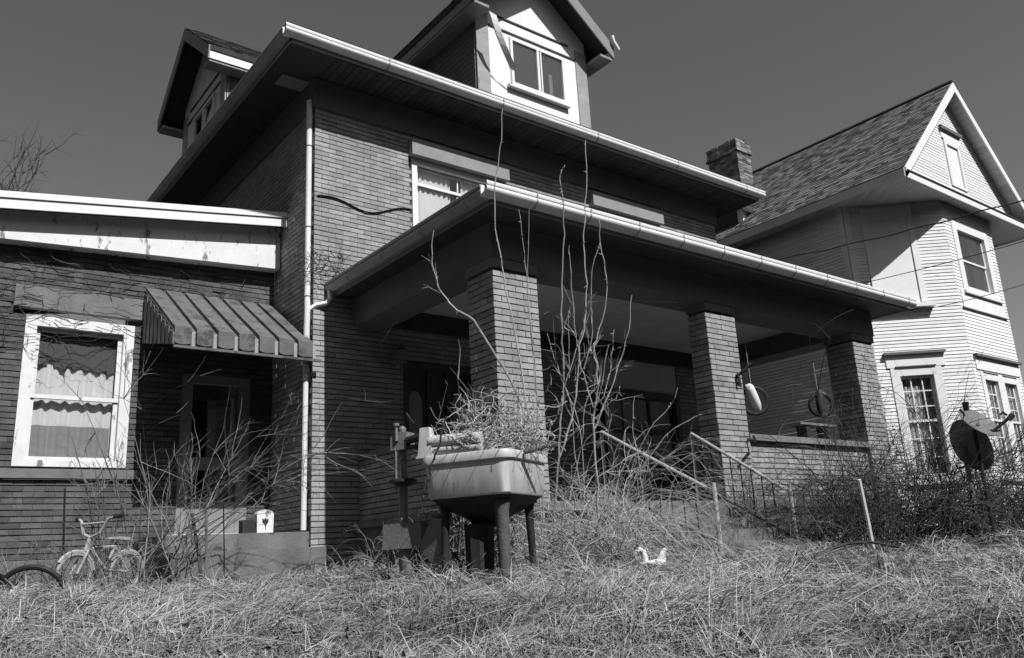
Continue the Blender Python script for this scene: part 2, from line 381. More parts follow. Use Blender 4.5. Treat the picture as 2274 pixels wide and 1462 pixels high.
# hip roof
ez = 6.83; px0, px1, py0, py1 = 3.74, 13.84, 9.13, 20.6; rise = .675*(px1-px0)/2; yc0, yc1, xc = py0+(px1-px0)/2, py1-(px1-px0)/2, (px0+px1)/2
m = MB(); V = [(px0, py0, ez), (px1, py0, ez), (px1, py1, ez), (px0, py1, ez), (xc, yc0, ez+rise), (xc, yc1, ez+rise)]
m.add(V, [(0, 1, 4), (1, 2, 5, 4), (2, 3, 5), (3, 0, 4, 5), (0, 3, 2, 1)]); roof = m.build('roof', M['roofing'], H)
MB().box(3.72, 13.86, 9.10, 9.20, 6.838, 6.862).build('roof_edge', M['roofing'], roof)
def slope_shingles(parent, p0, du, dv, nu, nv, name='shingles', tab=.22, ex=.14, mat='shingle'):
    p0, du, dv = (np.array(q, float) for q in (p0, du, dv)); n = np.cross(du, dv); n /= np.linalg.norm(n)
    if n[2] < 0: n = -n
    st = MB(); r = random.Random(9); L = np.linalg.norm(du); U = du/L; K = np.linalg.norm(dv); Vv = dv/K
    for j in range(int(K/ex)):
        u = -r.random()*tab
        while u < L:
            ww = tab*r.uniform(.55, 1.3); a, b = max(u, 0), min(u+ww-.005, L)
            if b-a > .02:
                lift = .012+r.random()*.008; lo = j*ex-r.uniform(0, .012); hi = (j+1)*ex+.01
                q = [p0+U*a+Vv*lo+n*0, p0+U*b+Vv*lo, p0+U*b+Vv*hi, p0+U*a+Vv*hi]
                t = [p0+U*a+Vv*lo+n*lift, p0+U*b+Vv*lo+n*lift, p0+U*b+Vv*hi+n*.004, p0+U*a+Vv*hi+n*.004]
                st.hexa(q+t, r.choice((-.9, -.5, -.2, .2, .6, 1.0)), skip=(0,))
            u += ww
    o = st.build(name, M[mat], parent); o['kind'] = 'stuff'; return o
# dormers
def dormer(F, wall_side, fullwin=True):
    hw, zb, ze, pit, oh = 1.26, 7.0, 8.66, .79, .45
    apex = 10.30; ew = 1.60                                          # roof outer half width
    def rz(u): return apex-pit*abs(u)                                 # top surface
    base = MB(); base.prism(F, [(-hw, zb), (hw, zb), (hw, rz(hw)-.12), (0, apex-.12), (-hw, rz(hw)-.12)], -3.6, 0)
    d = base.build('dormer', M['white'], H)
    # hole look: window set proud on the wall
    for s in (-1, 1):
        MB().ob(F, min(s*hw, s*(hw-.26)), max(s*hw, s*(hw-.26)), -.02, .025, zb, 8.95).build('corner_board', M['gutter_dull'], d)
        top = [(s*ew, rz(ew)), (0, apex), (0, apex-.11), (s*ew, rz(ew)-.11)]
        if s < 0: top = top[::-1]
        MB().prism(F, top, -4.2, oh-.03).build('dormer_roof', M['roofing'], d)
        bar = [(s*ew, rz(ew)-.02), (0, apex-.02), (0, apex-.30), (s*(ew-.02), rz(ew)-.28)]
        if s < 0: bar = bar[::-1]
        MB().prism(F, bar, oh-.028, oh).build('barge_board', M['trim'], d)
        MB().ob(F, min(s*hw, s*(ew-.04)), max(s*hw, s*(ew-.04)), -3.0, oh-.03, rz(ew)-.32, rz(ew)-.27).build('boxed_eave', M['trim'], d)
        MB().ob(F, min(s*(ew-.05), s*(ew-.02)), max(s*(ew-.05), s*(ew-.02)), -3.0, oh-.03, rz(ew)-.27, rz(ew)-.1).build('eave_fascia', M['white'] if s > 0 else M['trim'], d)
    for z, u in ((8.98, .9), (8.74, 1.2)):
        MB().ob(F, -u+.05, u-.05, .0, .02, z, z+.03).build('gable_trim', M['soffit'], d)
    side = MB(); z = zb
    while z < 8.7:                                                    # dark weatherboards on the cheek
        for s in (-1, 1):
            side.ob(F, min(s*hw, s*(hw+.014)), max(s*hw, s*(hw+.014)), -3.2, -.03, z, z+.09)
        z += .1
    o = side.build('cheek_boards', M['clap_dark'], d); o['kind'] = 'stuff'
    wf = MB(); wu0, wu1, wz0, wz1 = -.55, .68, 7.74, 8.66; c = .05
    wf.ob(F, wu0, wu0+c, 0, .05, wz0, wz1).ob(F, wu1-c, wu1, 0, .05, wz0, wz1).ob(F, wu0+c, wu1-c, 0, .047, wz1-c, wz1).ob(F, wu0+c, wu1-c, 0, .047, wz0, wz0+c).ob(F, .04, .09, 0, .048, wz0+c, wz1-c).ob(F, .12, .15, 0, .04, wz0+c, wz1-c)
    wf.ob(F, wu0-.09, wu1+.06, 0, .09, wz0-.075, wz0-.03)
    w_ = wf.build('window_frame', M['white'], d)
    for a, b in ((wu0+c, .04), (.09, wu1-c)):
        MB().ob(F, a, b, .012, .016, wz0+c, wz1-c).build('pane', M['glass_dull'], w_)
        MB().ob(F, a, b, .001, .006, wz0+c, wz1-c).build('window_blind', M['frieze'], w_)
    MB().ob(F, .32, .40, .0065, .0085, wz0+c, wz0+.5).build('hanging_cloth', M['white'], w_)
    return d
FD = fr(8.58, YW+.02, 1, 0)
d1 = dormer(FD, 'front'); d1['label'] = 'front dormer with loose curling bargeboard strip'
# loose trim strip curling off the front dormer
pts = []
for i in range(9):
    t = i/8; pts.append((7.36+.58*t-.10*math.sin(t*3), YW-.42+.22*t*t, 8.62-.74*t))
lm = MB()
lm.loft([[(p[0]-.06, p[1], p[2]+.02), (p[0]+.07, p[1]-.02, p[2]-.02), (p[0]+.07, p[1]+.0, p[2]-.03), (p[0]-.06, p[1]+.02, p[2]+.01)] for p in pts])
lm.build('loose_trim', M['white'], d1)
gt = autosmooth(MB().tube([(10.10, 9.36, 9.18), (10.12, 9.36, 9.08), (10.24, 9.36, 8.93)], .035, n=8).build('broken_gutter_end', M['gutter'], d1))
FL = fr(XW+.0, 14.93, 0, -1)
d2 = dormer(FL, 'side'); d2['label'] = 'side dormer in shade with shingled roof'
slope_shingles(d2, (3.99, 14.93-1.6, 10.30-.79*1.6+.002), (4.2, 0, 0), (0, 1.6, .79*1.6), 0, 0)
slope_shingles(d1, (8.58-1.6, YW-.42, 10.30-.79*1.6+.002), (0, 4.2, 0), (1.6, 0, .79*1.6), 0, 0)

# upper windows
wn = window(H, FF, 6.0-XW, 7.72-XW, 4.36, 5.83, cw=.09, proud=.02, nx=2, meet=5.45, glass='glass')
wn['label'] = 'paired upper window with pale curtains'
def curtain(parent, F, u0, u1, n, z0, z1, mat, wave=.02, k=9, jag=0.0, seed=1, part='curtain'):
    r = random.Random(seed); m = MB(); N_ = max(8, int((u1-u0)*60)); top = []; bot = []; jz = 0
    for i in range(N_+1):
        u = u0+(u1-u0)*i/N_; nn = n+wave*math.sin(i/N_*k*2*math.pi)+wave*.4*math.sin(i*1.3)
        if jag and i % 4 == 0: jz = r.uniform(-jag, jag)
        top.append(W3(F, u, nn, z1)); bot.append(W3(F, u, nn, z0+jz+(r.uniform(-.012, .012) if jag else 0)))
    m.add(top+bot, [(i, i+1, N_+2+i, N_+1+i) for i in range(N_)])
    return m.build(part, M[mat], parent, smooth=True)
curtain(wn, FF, 6.1-XW, 6.75-XW, -.10, 4.4, 5.74, 'curtain', k=7, wave=.012)
curtain(wn, FF, 6.95-XW, 7.6-XW, -.10, 4.4, 5.75, 'curtain', k=7, wave=.012)
window(H, FF, 9.66-XW, 11.38-XW, 4.36, 5.83, cw=.09, proud=.02, nx=2)

# ------------------------------------------------------------------ porch
YC, CW, CY = 6.682, .602, .473
cols = ((5.041, CY, [100, .41, 2.9, 0, .7]), (8.468, .30, [100, .41, 2.9, 0, .7]), (11.955, CY, None))
for xc_, cy, single in cols:
    core = MB().box(xc_+.014, xc_+CW-.014, YC+.014, YC+cy-.014, .41, 2.95).build('porch_column', M['mortar'], H)
    for F, wd, sg, ph in ((fr(xc_, YC, 1, 0), CW, single, 0), (fr(xc_, YC+cy, 0, -1), cy, None, .1), (fr(xc_+CW, YC, 0, 1), cy, None, .1), (fr(xc_+CW, YC+cy, -1, 0), CW, None, 0)):
        st = MB(); z = .41; c = 0; ang = math.atan2(F[1][1], F[1][0])
        nb = round(wd/(BL+HJ)); bl = (wd-.004)/nb-HJ
        while z+BH < 2.95:
            for i in range(nb+(c % 2)):
                a = (wd/nb)*(i-.5*(c % 2))+.004; b = a+bl; a, b = max(a, .003), min(b, wd-.003)
                if b-a < .02: continue
                pr = rngb.uniform(-.003, .003)
                if sg and sg[0] > 0 and c % 2 == 0 or (sg and sg[0] > 0 and .02 < a < wd-.25):
                    sg[0] -= 1; o = bpy.data.objects.new('brick', brick_variant(M['brick'], rngb.randrange(11))); link(o, core, W3(F, (a+b)/2, pr-.03, z+BH/2))
                    o.rotation_euler = (0, 0, ang); o.scale = ((b-a)/BL, 1, 1)
                else: st.ob(F, a, b, -.03, pr, z, z+BH, rngb.uniform(-1, 1))
            z += BH+BJ; c += 1
        o = st.build('bricks', M['brick'], core); o['kind'] = 'stuff'
    MB().box(xc_-.012, xc_+CW+.012, YC-.012, YC+cy+.012, 2.95, 3.058).build('column_cap', M['stone'], core)
PX0, PX1 = 5.02, 12.58
m = MB(); m.box(PX0, PX1, 6.655, 7.16, 3.06, 3.45).box(PX0, PX0+.46, 7.162, YW-.02, 3.06, 3.449).box(PX1-.46, PX1, 7.162, YW-.02, 3.06, 3.449); m.build('porch_beam', M['frieze'], H)
m = MB(); m.box(PX0+.46, PX1-.46, 7.16, YW-.02, 3.385, 3.45); m.build('porch_ceiling', M['ceiling'], H)
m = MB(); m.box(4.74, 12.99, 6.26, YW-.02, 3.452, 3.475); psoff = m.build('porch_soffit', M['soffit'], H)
m = MB(); m.box(4.73, 4.745, 6.258, YW-.02, 3.44, 3.61).box(4.73, 12.99, 6.25, 6.262, 3.44, 3.61).box(12.985, 13.0, 6.262, YW-.02, 3.44, 3.61); m.build('porch_fascia', M['trim'], H)
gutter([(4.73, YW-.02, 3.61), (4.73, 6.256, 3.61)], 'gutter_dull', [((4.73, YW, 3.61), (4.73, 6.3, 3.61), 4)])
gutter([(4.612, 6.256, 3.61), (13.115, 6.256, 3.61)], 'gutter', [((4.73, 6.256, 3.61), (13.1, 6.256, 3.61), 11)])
m = MB(); t = .2; zt = 3.62+t*(YW-6.2); xi = YW-6.2
m.add([(4.66, 6.2, 3.62), (13.06, 6.2, 3.62), (13.06, YW, 3.62), (4.66, YW, 3.62), (4.66+xi, YW, zt), (13.06-xi, YW, zt)], [(0, 1, 5, 4), (1, 2, 5), (3, 0, 4), (0, 3, 2, 1), (2, 3, 4, 5)])
m.build('porch_roof', M['roofing'], H)
m = MB(); m.box(5.0, 12.6, 6.60, YW-.02, .412, .5); m.build('porch_floor', M['concrete'], H)
m = MB(); m.box(5.05, 12.55, 6.70, 6.9, -.4, .41).box(5.05, 5.25, 6.9, YW-.02, -.4, .41).box(12.35, 12.55, 6.9, YW-.02, -.4, .41); m.build('porch_foundation', M['concrete'], H)
for x0, x1 in ((9.07, 11.955),):
    p = brick_wall('porch_rail_wall', H, fr(x0, YC+.05, 1, 0), x1-x0, .501, 1.27, back=-.2)
    MB().box(x0+.001, x1-.001, YC-.015, YC+.29, 1.272, 1.352).build('rail_cap', M['stone'], p)
brick_wall('porch_base_wall', H, fr(9.08, YC+.012, 1, 0), 2.87, -.1, .40, back=-.01)
for x in (5.1, 12.2):
    p = brick_wall('porch_rail_wall', H, fr(x, YW-.03, 0, -1), YW-.03-YC-CY, .501, 1.27, back=-.2)
    MB().box(x-.03, x+.25, YC+CY+.002, YW-.04, 1.272, 1.352).build('rail_cap', M['stone'], p)
# things behind the porch on the front wall
du = MB(); du.ob(FF, 5.82-XW, 6.98-XW, -.14, -.07, .5, 2.62); dr = du.build('front_door', M['door'], H)
for a, b in ((5.90, 6.13), (6.64, 6.87)):
    pl = [(a-XW, 1.0), (b-XW, 1.0), (b-XW, 2.16), ((a+b)/2-XW+.05, 2.27), ((a+b)/2-XW-.05, 2.27), (a-XW, 2.16)]
    MB().prism(FF, pl, -.069, -.062).build('door_light', M['blind'], dr)
m = MB(); m.ob(FF, 5.80-XW, 5.86-XW, -.07, .03, .5, 2.66).ob(FF, 6.94-XW, 7.0-XW, -.07, .03, .5, 2.66).ob(FF, 5.86-XW, 6.94-XW, -.07, .028, 2.58, 2.66).ob(FF, 6.2-XW, 6.26-XW, -.06, -.03, .5, 2.58).ob(FF, 6.52-XW, 6.58-XW, -.06, -.03, .5, 2.58); m.build('door_frame', M['door'], dr)
m = MB(); m.ob(FF, 9.31-XW, 11.46-XW, -.10, -.02, 2.60, 3.12); m.build('transom_panel', M['ceiling'], H)
pw = window(H, FF, 9.31-XW, 11.46-XW, .95, 2.60, cw=.1, proud=.01, mat='door', nx=3, sill=False, meet=1.9)
curtain(pw, FF, 9.72-XW, 10.72-XW, -.12, 1.0, 2.48, 'curtain', k=5); curtain(pw, FF, 10.82-XW, 11.3-XW, -.12, 1.4, 2.48, 'curtain', k=4)
m = MB(); m.ob(FF, 5.48-XW, 12.1-XW, .004, .10, 3.12, 3.383); m.build('wall_plate', M['soffit'], H)
ln = MB(); c = W3(FF, 5.68-XW, .17, 0); ln.lathe((c[0], c[1], 2.60), [(.02, -.14), (.02, 0), (.075, .0), (.075, .02), (.055, .025), (.07, .16), (.09, .165), (.085, .18), (.03, .23), (.012, .27)], 8).tube([W3(FF, 5.60-XW, 0, 2.58), W3(FF, 5.60-XW, .10, 2.56), W3(FF, 5.66-XW, .17, 2.6)], .01)
autosmooth(ln.build('wall_lantern', M['metal'], H), 30)
# steps, handrails
for i in range(5):
    z1 = .40-.13*i; MB().box(6.56+.004*i, 8.20-.004*i, 6.69-.28*(i+1), 6.69-.28*i-.004, -.5, z1).build('porch_step', M['concrete'], H)
def handrail(x, ya, za, yb, zb, bx_):
    h = MB().tube([(x, ya, za), (x, yb, zb)], .019, n=8).tube([(x, ya, .5), (x, ya, za)], .02, n=8); h = h.build('handrail', M['pipe'], H)
    MB().tube([(x, ya, za-.62), (x, yb, zb-.5)], .012, n=6).build('lower_rail', M['iron'], h)
    for i in range(1, 9):
        t = i/9; y = ya+(yb-ya)*t; z = za+(zb-za)*t
        MB().tube([(x, y, z-.02), (x, y, z-.60)], .008, n=5).build('baluster', M['iron'], h)
    MB().tube([(bx_, yb-.02, -.45), (bx_, yb-.02, zb+.05)], .023, n=8).build('rail_post', M['pipe'], h)
handrail(6.61, 6.86, 1.29, 5.44, .53, 6.69); handrail(8.15, 6.86, 1.34, 5.64, .555, 8.24)
br = MB(); br.tube([(8.95, YC-.002, 2.10), (8.95, YC-.12, 2.14), (9.02, YC-.22, 2.24)], .022, n=7).tube([(8.93, YC-.05, 2.13), (8.93, YC-.06, 1.99)], .018, n=7)
br.build('column_bracket', M['iron'], H)
MB().tube([(9.0, YC-.02, 1.27), (9.02, YC-.12, 1.24), (8.75, YC-.3, 1.26)], .018, n=7).build('wall_hook', M['iron'], H)

# ------------------------------------------------------------------ side wing, awning, side door
FG = fr(-1.4, YG, 1, 0)
def gx(x0, x1, z0, z1): return (x0+1.4, x1+1.4, z0, z1)
holes_w = [gx(1.36, 2.59, 1.26, 3.10), gx(1.22, 2.70, 3.10, 3.46), gx(3.22, 4.14, .42, 2.56), gx(1.2, 2.72, 1.13, 1.26)]
wing = brick_wall('wing_wall', H, FG, XW-.004+1.4, .22, 4.3, holes_w, mat='brick_wing', single=[100, 3.0, 4.2, 1.6, 5.7], rough=.35)
MB().ob(FG, 0, XW+1.39, -.15, .03, -.4, .215).build('wing_foundation', M['concrete'], H)
MB().ob(FG, 2.62, 4.10, -.10, .008, 3.19, 3.46).build('wing_lintel', M['stone'], wing)
MB().ob(FG, 2.60, 4.12, -.10, .05, 1.14, 1.25).build('stone_sill', M['stone'], wing)
def wz(x, a): return a+.137*(x-.918)
m = MB()
for y0, y1, zo0, zo1 in ((10.745, 10.765, -.03, .05), (10.765, 10.79, -.16, .03)):
    m.hexa([(-1.4, y0, wz(-1.4, 4.40+zo0)), (4.45, y0, wz(4.45, 4.40+zo0)), (4.45, y1, wz(4.45, 4.40+zo0)), (-1.4, y1, wz(-1.4, 4.40+zo0)), (-1.4, y0, wz(-1.4, 4.40+zo1)), (4.45, y0, wz(4.45, 4.40+zo1)), (4.45, y1, wz(4.45, 4.40+zo1)), (-1.4, y1, wz(-1.4, 4.40+zo1))])
m.build('wing_fascia', M['white'], H)
m = MB(); y0, y1 = 10.791, 16
for zo0, zo1 in ((-.10, .02),):
    m.hexa([(-1.4, y0, wz(-1.4, 4.40+zo0)), (4.45, y0, wz(4.45, 4.40+zo0)), (4.45, y1, wz(4.45, 4.40+zo0)), (-1.4, y1, wz(-1.4, 4.40+zo0)), (-1.4, y0, wz(-1.4, 4.40+zo1)), (4.45, y0, wz(4.45, 4.40+zo1)), (4.45, y1, wz(4.45, 4.40+zo1)), (-1.4, y1, wz(-1.4, 4.40+zo1))])
m.build('wing_roof', M['roofing'], H)
m = MB(); m.hexa([(-1.4, 10.96, 3.80), (4.44, 10.96, 4.135), (4.44, 11.17, 4.135), (-1.4, 11.17, 3.80), (-1.4, 10.96, wz(-1.4, 4.29)), (4.44, 10.96, wz(4.44, 4.29)), (4.44, 11.17, wz(4.44, 4.29)), (-1.4, 11.17, wz(-1.4, 4.29))])
m.build('wing_frieze', M['white_worn'], H)
lw = window(H, FG, 1.36+1.4, 2.587+1.4, 1.277, 3.09, cw=.125, proud=.03, meet=2.12, mat='white_worn', sill=False, sash=.05)
lw['label'] = 'tall white framed sash window with jagged dark painted reflection'
curtain(lw, FG, 1.46+1.4, 2.50+1.4, -.15, 1.33, 3.0, 'curtain', k=8, wave=.012)
curtain(lw, FG, 1.46+1.4, 2.50+1.4, -.115, 2.52, 3.02, 'painted_reflection', jag=.07, k=3, wave=.006, seed=4, part='painted_reflection')  # dark jagged sheet standing in for the reflection in the upper pane
curtain(lw, FG, 1.5+1.4, 2.4+1.4, -.115, 1.36, 1.78, 'blind', jag=.0, k=3, seed=7, part='lower_painted_reflection')  # grey sheet standing in for the reflection in the lower pane
# door under the awning
sd_ = MB(); sd_.ob(FG, 3.22+1.4, 4.14+1.4, -.12, -.09, .42, 2.56); sdr = sd_.build('side_door', M['dark'], H)
m = MB(); m.ob(FG, 3.22+1.4, 3.37+1.4, -.088, -.02, .44, 2.56).ob(FG, 3.99+1.4, 4.14+1.4, -.088, -.02, .44, 2.56).ob(FG, 3.37+1.4, 3.99+1.4, -.088, -.022, 2.42, 2.56).ob(FG, 3.37+1.4, 3.99+1.4, -.088, -.03, 1.28, 1.44).ob(FG, 3.37+1.4, 3.99+1.4, -.088, -.03, .46, .86); m.build('storm_door_frame', M['trim'], sdr)
MB().ob(FG, 3.37+1.4, 3.99+1.4, -.07, -.066, .86, 2.42).build('pane', M['glass_dull'], sdr)
MB().ob(FG, 3.1+1.4, 4.2+1.4, .002, .12, .41, .455).build('door_sill', M['white'], sdr)
MB().box(2.74, 4.44, 9.86, YG-.035, -.4, .402).build('stoop', M['concrete'], H)
MB().box(2.72, 4.47, 9.44, 9.856, -.4, .205).build('stoop_step', M['concrete'], H)
# metal awning
aw = MB(); ax0, ax1, ay0, ay1, az0, az1 = 2.68, 4.445, 9.72, 11.12, 2.74, 3.62
def asl(y): return az0+(az1-az0)*(y-ay0)/(ay1-ay0)
aw.hexa([(ax0, ay0, az0-.05), (ax1, ay0, az0-.05), (ax1, ay1, az1-.05), (ax0, ay1, az1-.05), (ax0, ay0, az0-.035), (ax1, ay0, az0-.035), (ax1, ay1, az1-.035), (ax0, ay1, az1-.035)])
aw.box(ax0, ax1+.06, ay0-.035, ay0+.01, 2.50, 2.53); aw.box(ax0, ax1, ay0+.012, ay0+.02, 2.53, az0-.03)
awn = aw.build('awning', M['awning'], H)
np_ = 7; pw_ = (ax1-ax0)/np_
for i in range(np_):
    x0, x1 = ax0+i*pw_+.006, ax0+(i+1)*pw_-.055; sh = rngb.uniform(-1, 1)
    p = MB(); p.hexa([(x0, ay0-.02, az0-.034), (x1, ay0-.02, az0-.034), (x1, ay1, az1-.034), (x0, ay1, az1-.034), (x0, ay0-.02, az0+.012), (x1, ay0-.02, az0+.012), (x1, ay1, az1+.012), (x0, ay1, az1+.012)])
    p.build('awning_panel', M['awning'], awn)
    k = 8; poly = [(x0, az0-.03), (x0, 2.575)]+[(x0+(x1-x0)*(.5-.5*math.cos(math.pi*j/k)), 2.575-.03*math.sin(math.pi*j/k)) for j in range(1, k)]+[(x1, 2.575), (x1, az0-.03)]
    MB().prism(((0, ay0), (1, 0), (0, -1)), poly, .0, .026).build('awning_tab', M['awning'], awn)
    MB().box(x1+.008, x1+.046, ay0-.008, ay0+.010, 2.532, az0-.03).build('awning_tab', M['gutter_dull'], awn)
for i in range(8):
    t = (i+.3)/8; y = ay0+(ay1-ay0)*t; zt_ = asl(y)-.05; zb_ = max(2.5, zt_-.55*t-.16)
    MB().hexa([(ax0-.012, y-.07, zb_), (ax0+.012, y-.07, zb_), (ax0+.012, y+.05, zb_+.02), (ax0-.012, y+.05, zb_+.02), (ax0-.012, y-.06, zt_-.04), (ax0+.012, y-.06, zt_-.04), (ax0+.012, y+.08, zt_+.03), (ax0-.012, y+.08, zt_+.03)]).build('awning_louver', M['awning'], awn)
# downspouts
ds = MB(); ds.tube([(4.395, 9.90, 6.30), (4.395, 9.90, 3.36), (4.39, 9.88, 3.2), (4.39, 9.895, 2.98), (4.395, 9.905, 2.80)], .04, n=10); dsp = autosmooth(ds.build('downspout', M['white_worn'], H))
autosmooth(MB().tube([(4.395, 9.915, 2.5), (4.395, 9.93, .42)], .036, n=10).build('downspout', M['white_worn'], H))
autosmooth(MB().tube([(4.66, 9.78, 3.50), (4.66, 9.77, 3.40), (4.62, 9.79, 3.33), (4.5, 9.85, 3.30), (4.40, 9.90, 3.22)], .034, n=9).build('elbow', M['gutter'], dsp))
for z in (5.6, 4.4, 3.42): MB().ring((4.395, 9.90, z), (0, 0, 1), .043, .006, 14, 5).build('pipe_strap', M['gutter_dull'], dsp)
MB().tube([(XW+.04, YW-.012, 4.86)]+[(XW+.04+1.5*t, YW-.012-.004, 4.86+.10*t*t+.05*math.sin(t*9)-.06*math.sin(t*3.1)) for t in np.linspace(.05, 1, 14)], .011, n=5).build('wall_cable', M['cable'], H)
MB().tube([(5.70+2.2*t, 6.64-.0, 2.95-.10*math.sin(math.pi*t)-.0*t) for t in np.linspace(0, 1, 12)], .004, n=4).build('porch_string', M['cable'], H)
# ------------------------------------------------------------------ the clapboard house next door
NH = thing('clapboard_house', 'white clapboard house with cutaway corner and steep shingled gable', 'house', (18.5, 10, -.15))
P1, P2, P3 = (15.88, 8.64), (17.41, 7.30), (19.67, 7.30); P4 = (21.2, 8.64)
L12 = math.hypot(P2[0]-P1[0], P2[1]-P1[1]); FCn = fr(P1[0], P1[1], (P2[0]-P1[0])/L12, (P2[1]-P1[1])/L12)
FSn = fr(P1[0], 18.0, 0, -1); FFn = fr(P2[0], P2[1], 1, 0); L34 = math.hypot(P4[0]-P3[0], P4[1]-P3[1]); FRn = fr(P3[0], P3[1], (P4[0]-P3[0])/L34, (P4[1]-P3[1])/L34)
zs_, zb_n = 6.75, .12
clapboards('side_siding', NH, FSn, 18-P1[1], zb_n, zs_, mat='clap_low', single=False)
# openings (u0,u1,z0,z1)
hc = [(.42, 1.42, .95, 3.22), (.35, 1.40, 4.52, 6.70)]
hf = [(.30, 1.96, 4.80, 6.40), (.26, 2.02, .95, 3.08)]
clapboards('corner_siding', NH, FCn, L12, zb_n, zs_, hc, mat='clap_low')
clapboards('front_siding', NH, FFn, P3[0]-P2[0], zb_n, zs_, hf, mat='clap')
clapboards('far_corner_siding', NH, FRn, L34, zb_n, zs_, mat='clap', single=False)
m = MB(); m.box(15.9, 21.1, 8.7, 18, -.4, .115).prism(FFn, [(.03, -.4), (2.23, -.4), (2.23, .115), (.03, .115)], -1.3, -.03); m.build('foundation', M['concrete'], NH)
for F, u, s in ((FSn, 18-P1[1]-.13, 1), (FCn, .002, 1), (FCn, L12-.09, 0), (FFn, .0, 0), (FFn, P3[0]-P2[0]-.09, 0)):
    if s: MB().ob(F, u, u+.125, .001, .026, zb_n, zs_).build('corner_board', M['clap_low'], NH)
# windows on the canted corner and the front
def hood(F, u0, u1, z, parent):
    MB().ob(F, u0, u1, .0, .10, z, z+.05).build('window_hood', M['frieze'], parent)
    MB().ob(F, u0+.03, u1-.03, .0, .035, z-.26, z-.001).build('window_head', M['clap'], parent)
w1 = window(NH, FCn, .42, 1.42, .95, 3.22, cw=.17, proud=.03, nx=3, ny=3, meet=2.14); hood(FCn, .33, 1.54, 3.48, w1)
curtain(w1, FCn, .60, 1.0, -.12, 1.05, 2.85, 'curtain', k=4); curtain(w1, FCn, .58, 1.26, -.2, 1.0, 3.05, 'blind', k=4); 
MB().ob(FCn, .52, 1.32, .02, .06, 3.225, 3.245).build('drip_board', M['frieze'], w1)
bp = MB(); bp.ob(FCn, .35, 1.40, -.03, .02, 4.52, 6.70); bpn = bp.build('boarded_window', M['clap'], NH)
m = MB(); m.ob(FCn, .35, .47, .021, .045, 4.56, 6.68).ob(FCn, 1.28, 1.40, .021, .045, 4.56, 6.68).ob(FCn, .47, 1.28, .021, .042, 6.42, 6.68); m.build('boarded_frame', M['clap'], bpn)
MB().ob(FCn, .28, 1.50, -.02, .16, 4.44, 4.515).build('window_sill', M['clap'], bpn)
w2 = window(NH, FFn, .30, 1.96, 4.80, 6.40, cw=.20, proud=.03, nx=1, ny=1, meet=5.55, sash=.04, glass='glass', back='dark'); 
MB().ob(FFn, .12, 2.1, .0, .03, 4.42, 4.79).build('window_apron', M['clap'], w2)
MB().ob(FFn, .06, 2.14, .0, .05, 4.40, 4.418).build('apron_strip', M['trim'], w2)
w3 = window(NH, FFn, .26, 1.14, .95, 3.08, cw=.15, proud=.03, nx=3, ny=3, meet=2.12, glass='glass'); w4 = window(NH, FFn, 1.14, 2.02, .95, 3.08, cw=.15, proud=.03, nx=3, ny=3, meet=2.12)
hood(FFn, .10, 2.2, 3.38, w3)
for a in (.36, 1.24): MB().ob(FFn, a, a+.7, .03, .06, 3.085, 3.105).build('drip_board', M['frieze'], w3)
curtain(w3, FFn, .4, 1.0, -.12, 1.0, 2.95, 'blind', k=4); curtain(w4, FFn, 1.3, 1.9, -.12, 1.0, 2.95, 'blind', k=4); None
# roof and gable
XA, ZA, XE, ZE, YR0, YR1 = 18.57, 9.80, 15.50, 6.93, 7.0, 18.2
XE2 = 2*XA-XE; sl = (ZA-ZE)/(XA-XE)
FG2 = fr(0, P2[1], 1, 0)
def glim(z):
    h = (ZA-.16-z)/sl; return (XA-h, XA+h)
gp = [(XA-(ZA-.2-zs_)/sl, zs_+.12), (XA+(ZA-.2-zs_)/sl, zs_+.12), (XA, ZA-.25)]
clapboards('gable_siding', NH, FG2, 0, zs_+.15, ZA-.4, [(18.1, 18.98, 7.25, 8.62)], mat='clap', single=False, lim=(glim, gp))
rf = MB()
rf.prism(FG2, [(XE, ZE), (XA, ZA), (XA, ZA-.12), (XE, ZE-.12)], P2[1]-YR1, P2[1]-YR0-.02)
rf.prism(FG2, [(XA, ZA), (XE2, ZE), (XE2, ZE-.12), (XA, ZA-.12)], P2[1]-YR1, P2[1]-YR0-.02)
nroof = rf.build('roof', M['roofing'], NH)
slope_shingles(nroof, (XE-.02, YR0+.02, ZE-.01), (0, YR1-YR0-.04, 0), (XA-XE, 0, ZA-ZE), 0, 0, tab=.19, ex=.115)
MB().tube([(XA, YR0, ZA+.02), (XA, YR1, ZA+.02)], .05, n=6).build('ridge_cap', M['roofing'], nroof)
for s in (-1, 1):
    e = XE if s < 0 else XE2
    poly = [(e, ZE-.01), (XA, ZA-.01), (XA, ZA-.24), (e+(.0 if s < 0 else 0), ZE-.22)]
    if s > 0: poly = poly[::-1]
    MB().prism(FG2, poly, P2[1]-YR0-.018, P2[1]-YR0+.012).build('rake_board', M['white'], NH)
    x0, x1 = (XE, XE+.02) if s < 0 else (XE2-.02, XE2)
    MB().box(x0+(-.03 if s < 0 else .01), x1-(.03-.005 if s < 0 else -.03), YR0+.02, YR1, zs_-.03, ZE-.02).build('eave_fascia', M['nsoffit'], NH)
    # sloping soffit under the rake
    k = 26
    for i in range(k):
        a, b = i/k, (i+.93)/k; xa = XA+(e-XA)*a; xb = XA+(e-XA)*b
        za, zb2 = ZA-.13+(ZE-ZA)*a, ZA-.13+(ZE-ZA)*b
        MB().hexa([(xa, YR0+.02, za-.014), (xb, YR0+.02, zb2-.014), (xb, P2[1]-.002, zb2-.014), (xa, P2[1]-.002, za-.014), (xa, YR0+.02, za), (xb, YR0+.02, zb2), (xb, P2[1]-.002, zb2), (xa, P2[1]-.002, za)], rngb.uniform(-1, 1)).build('soffit_board', M['nsoffit'], NH)
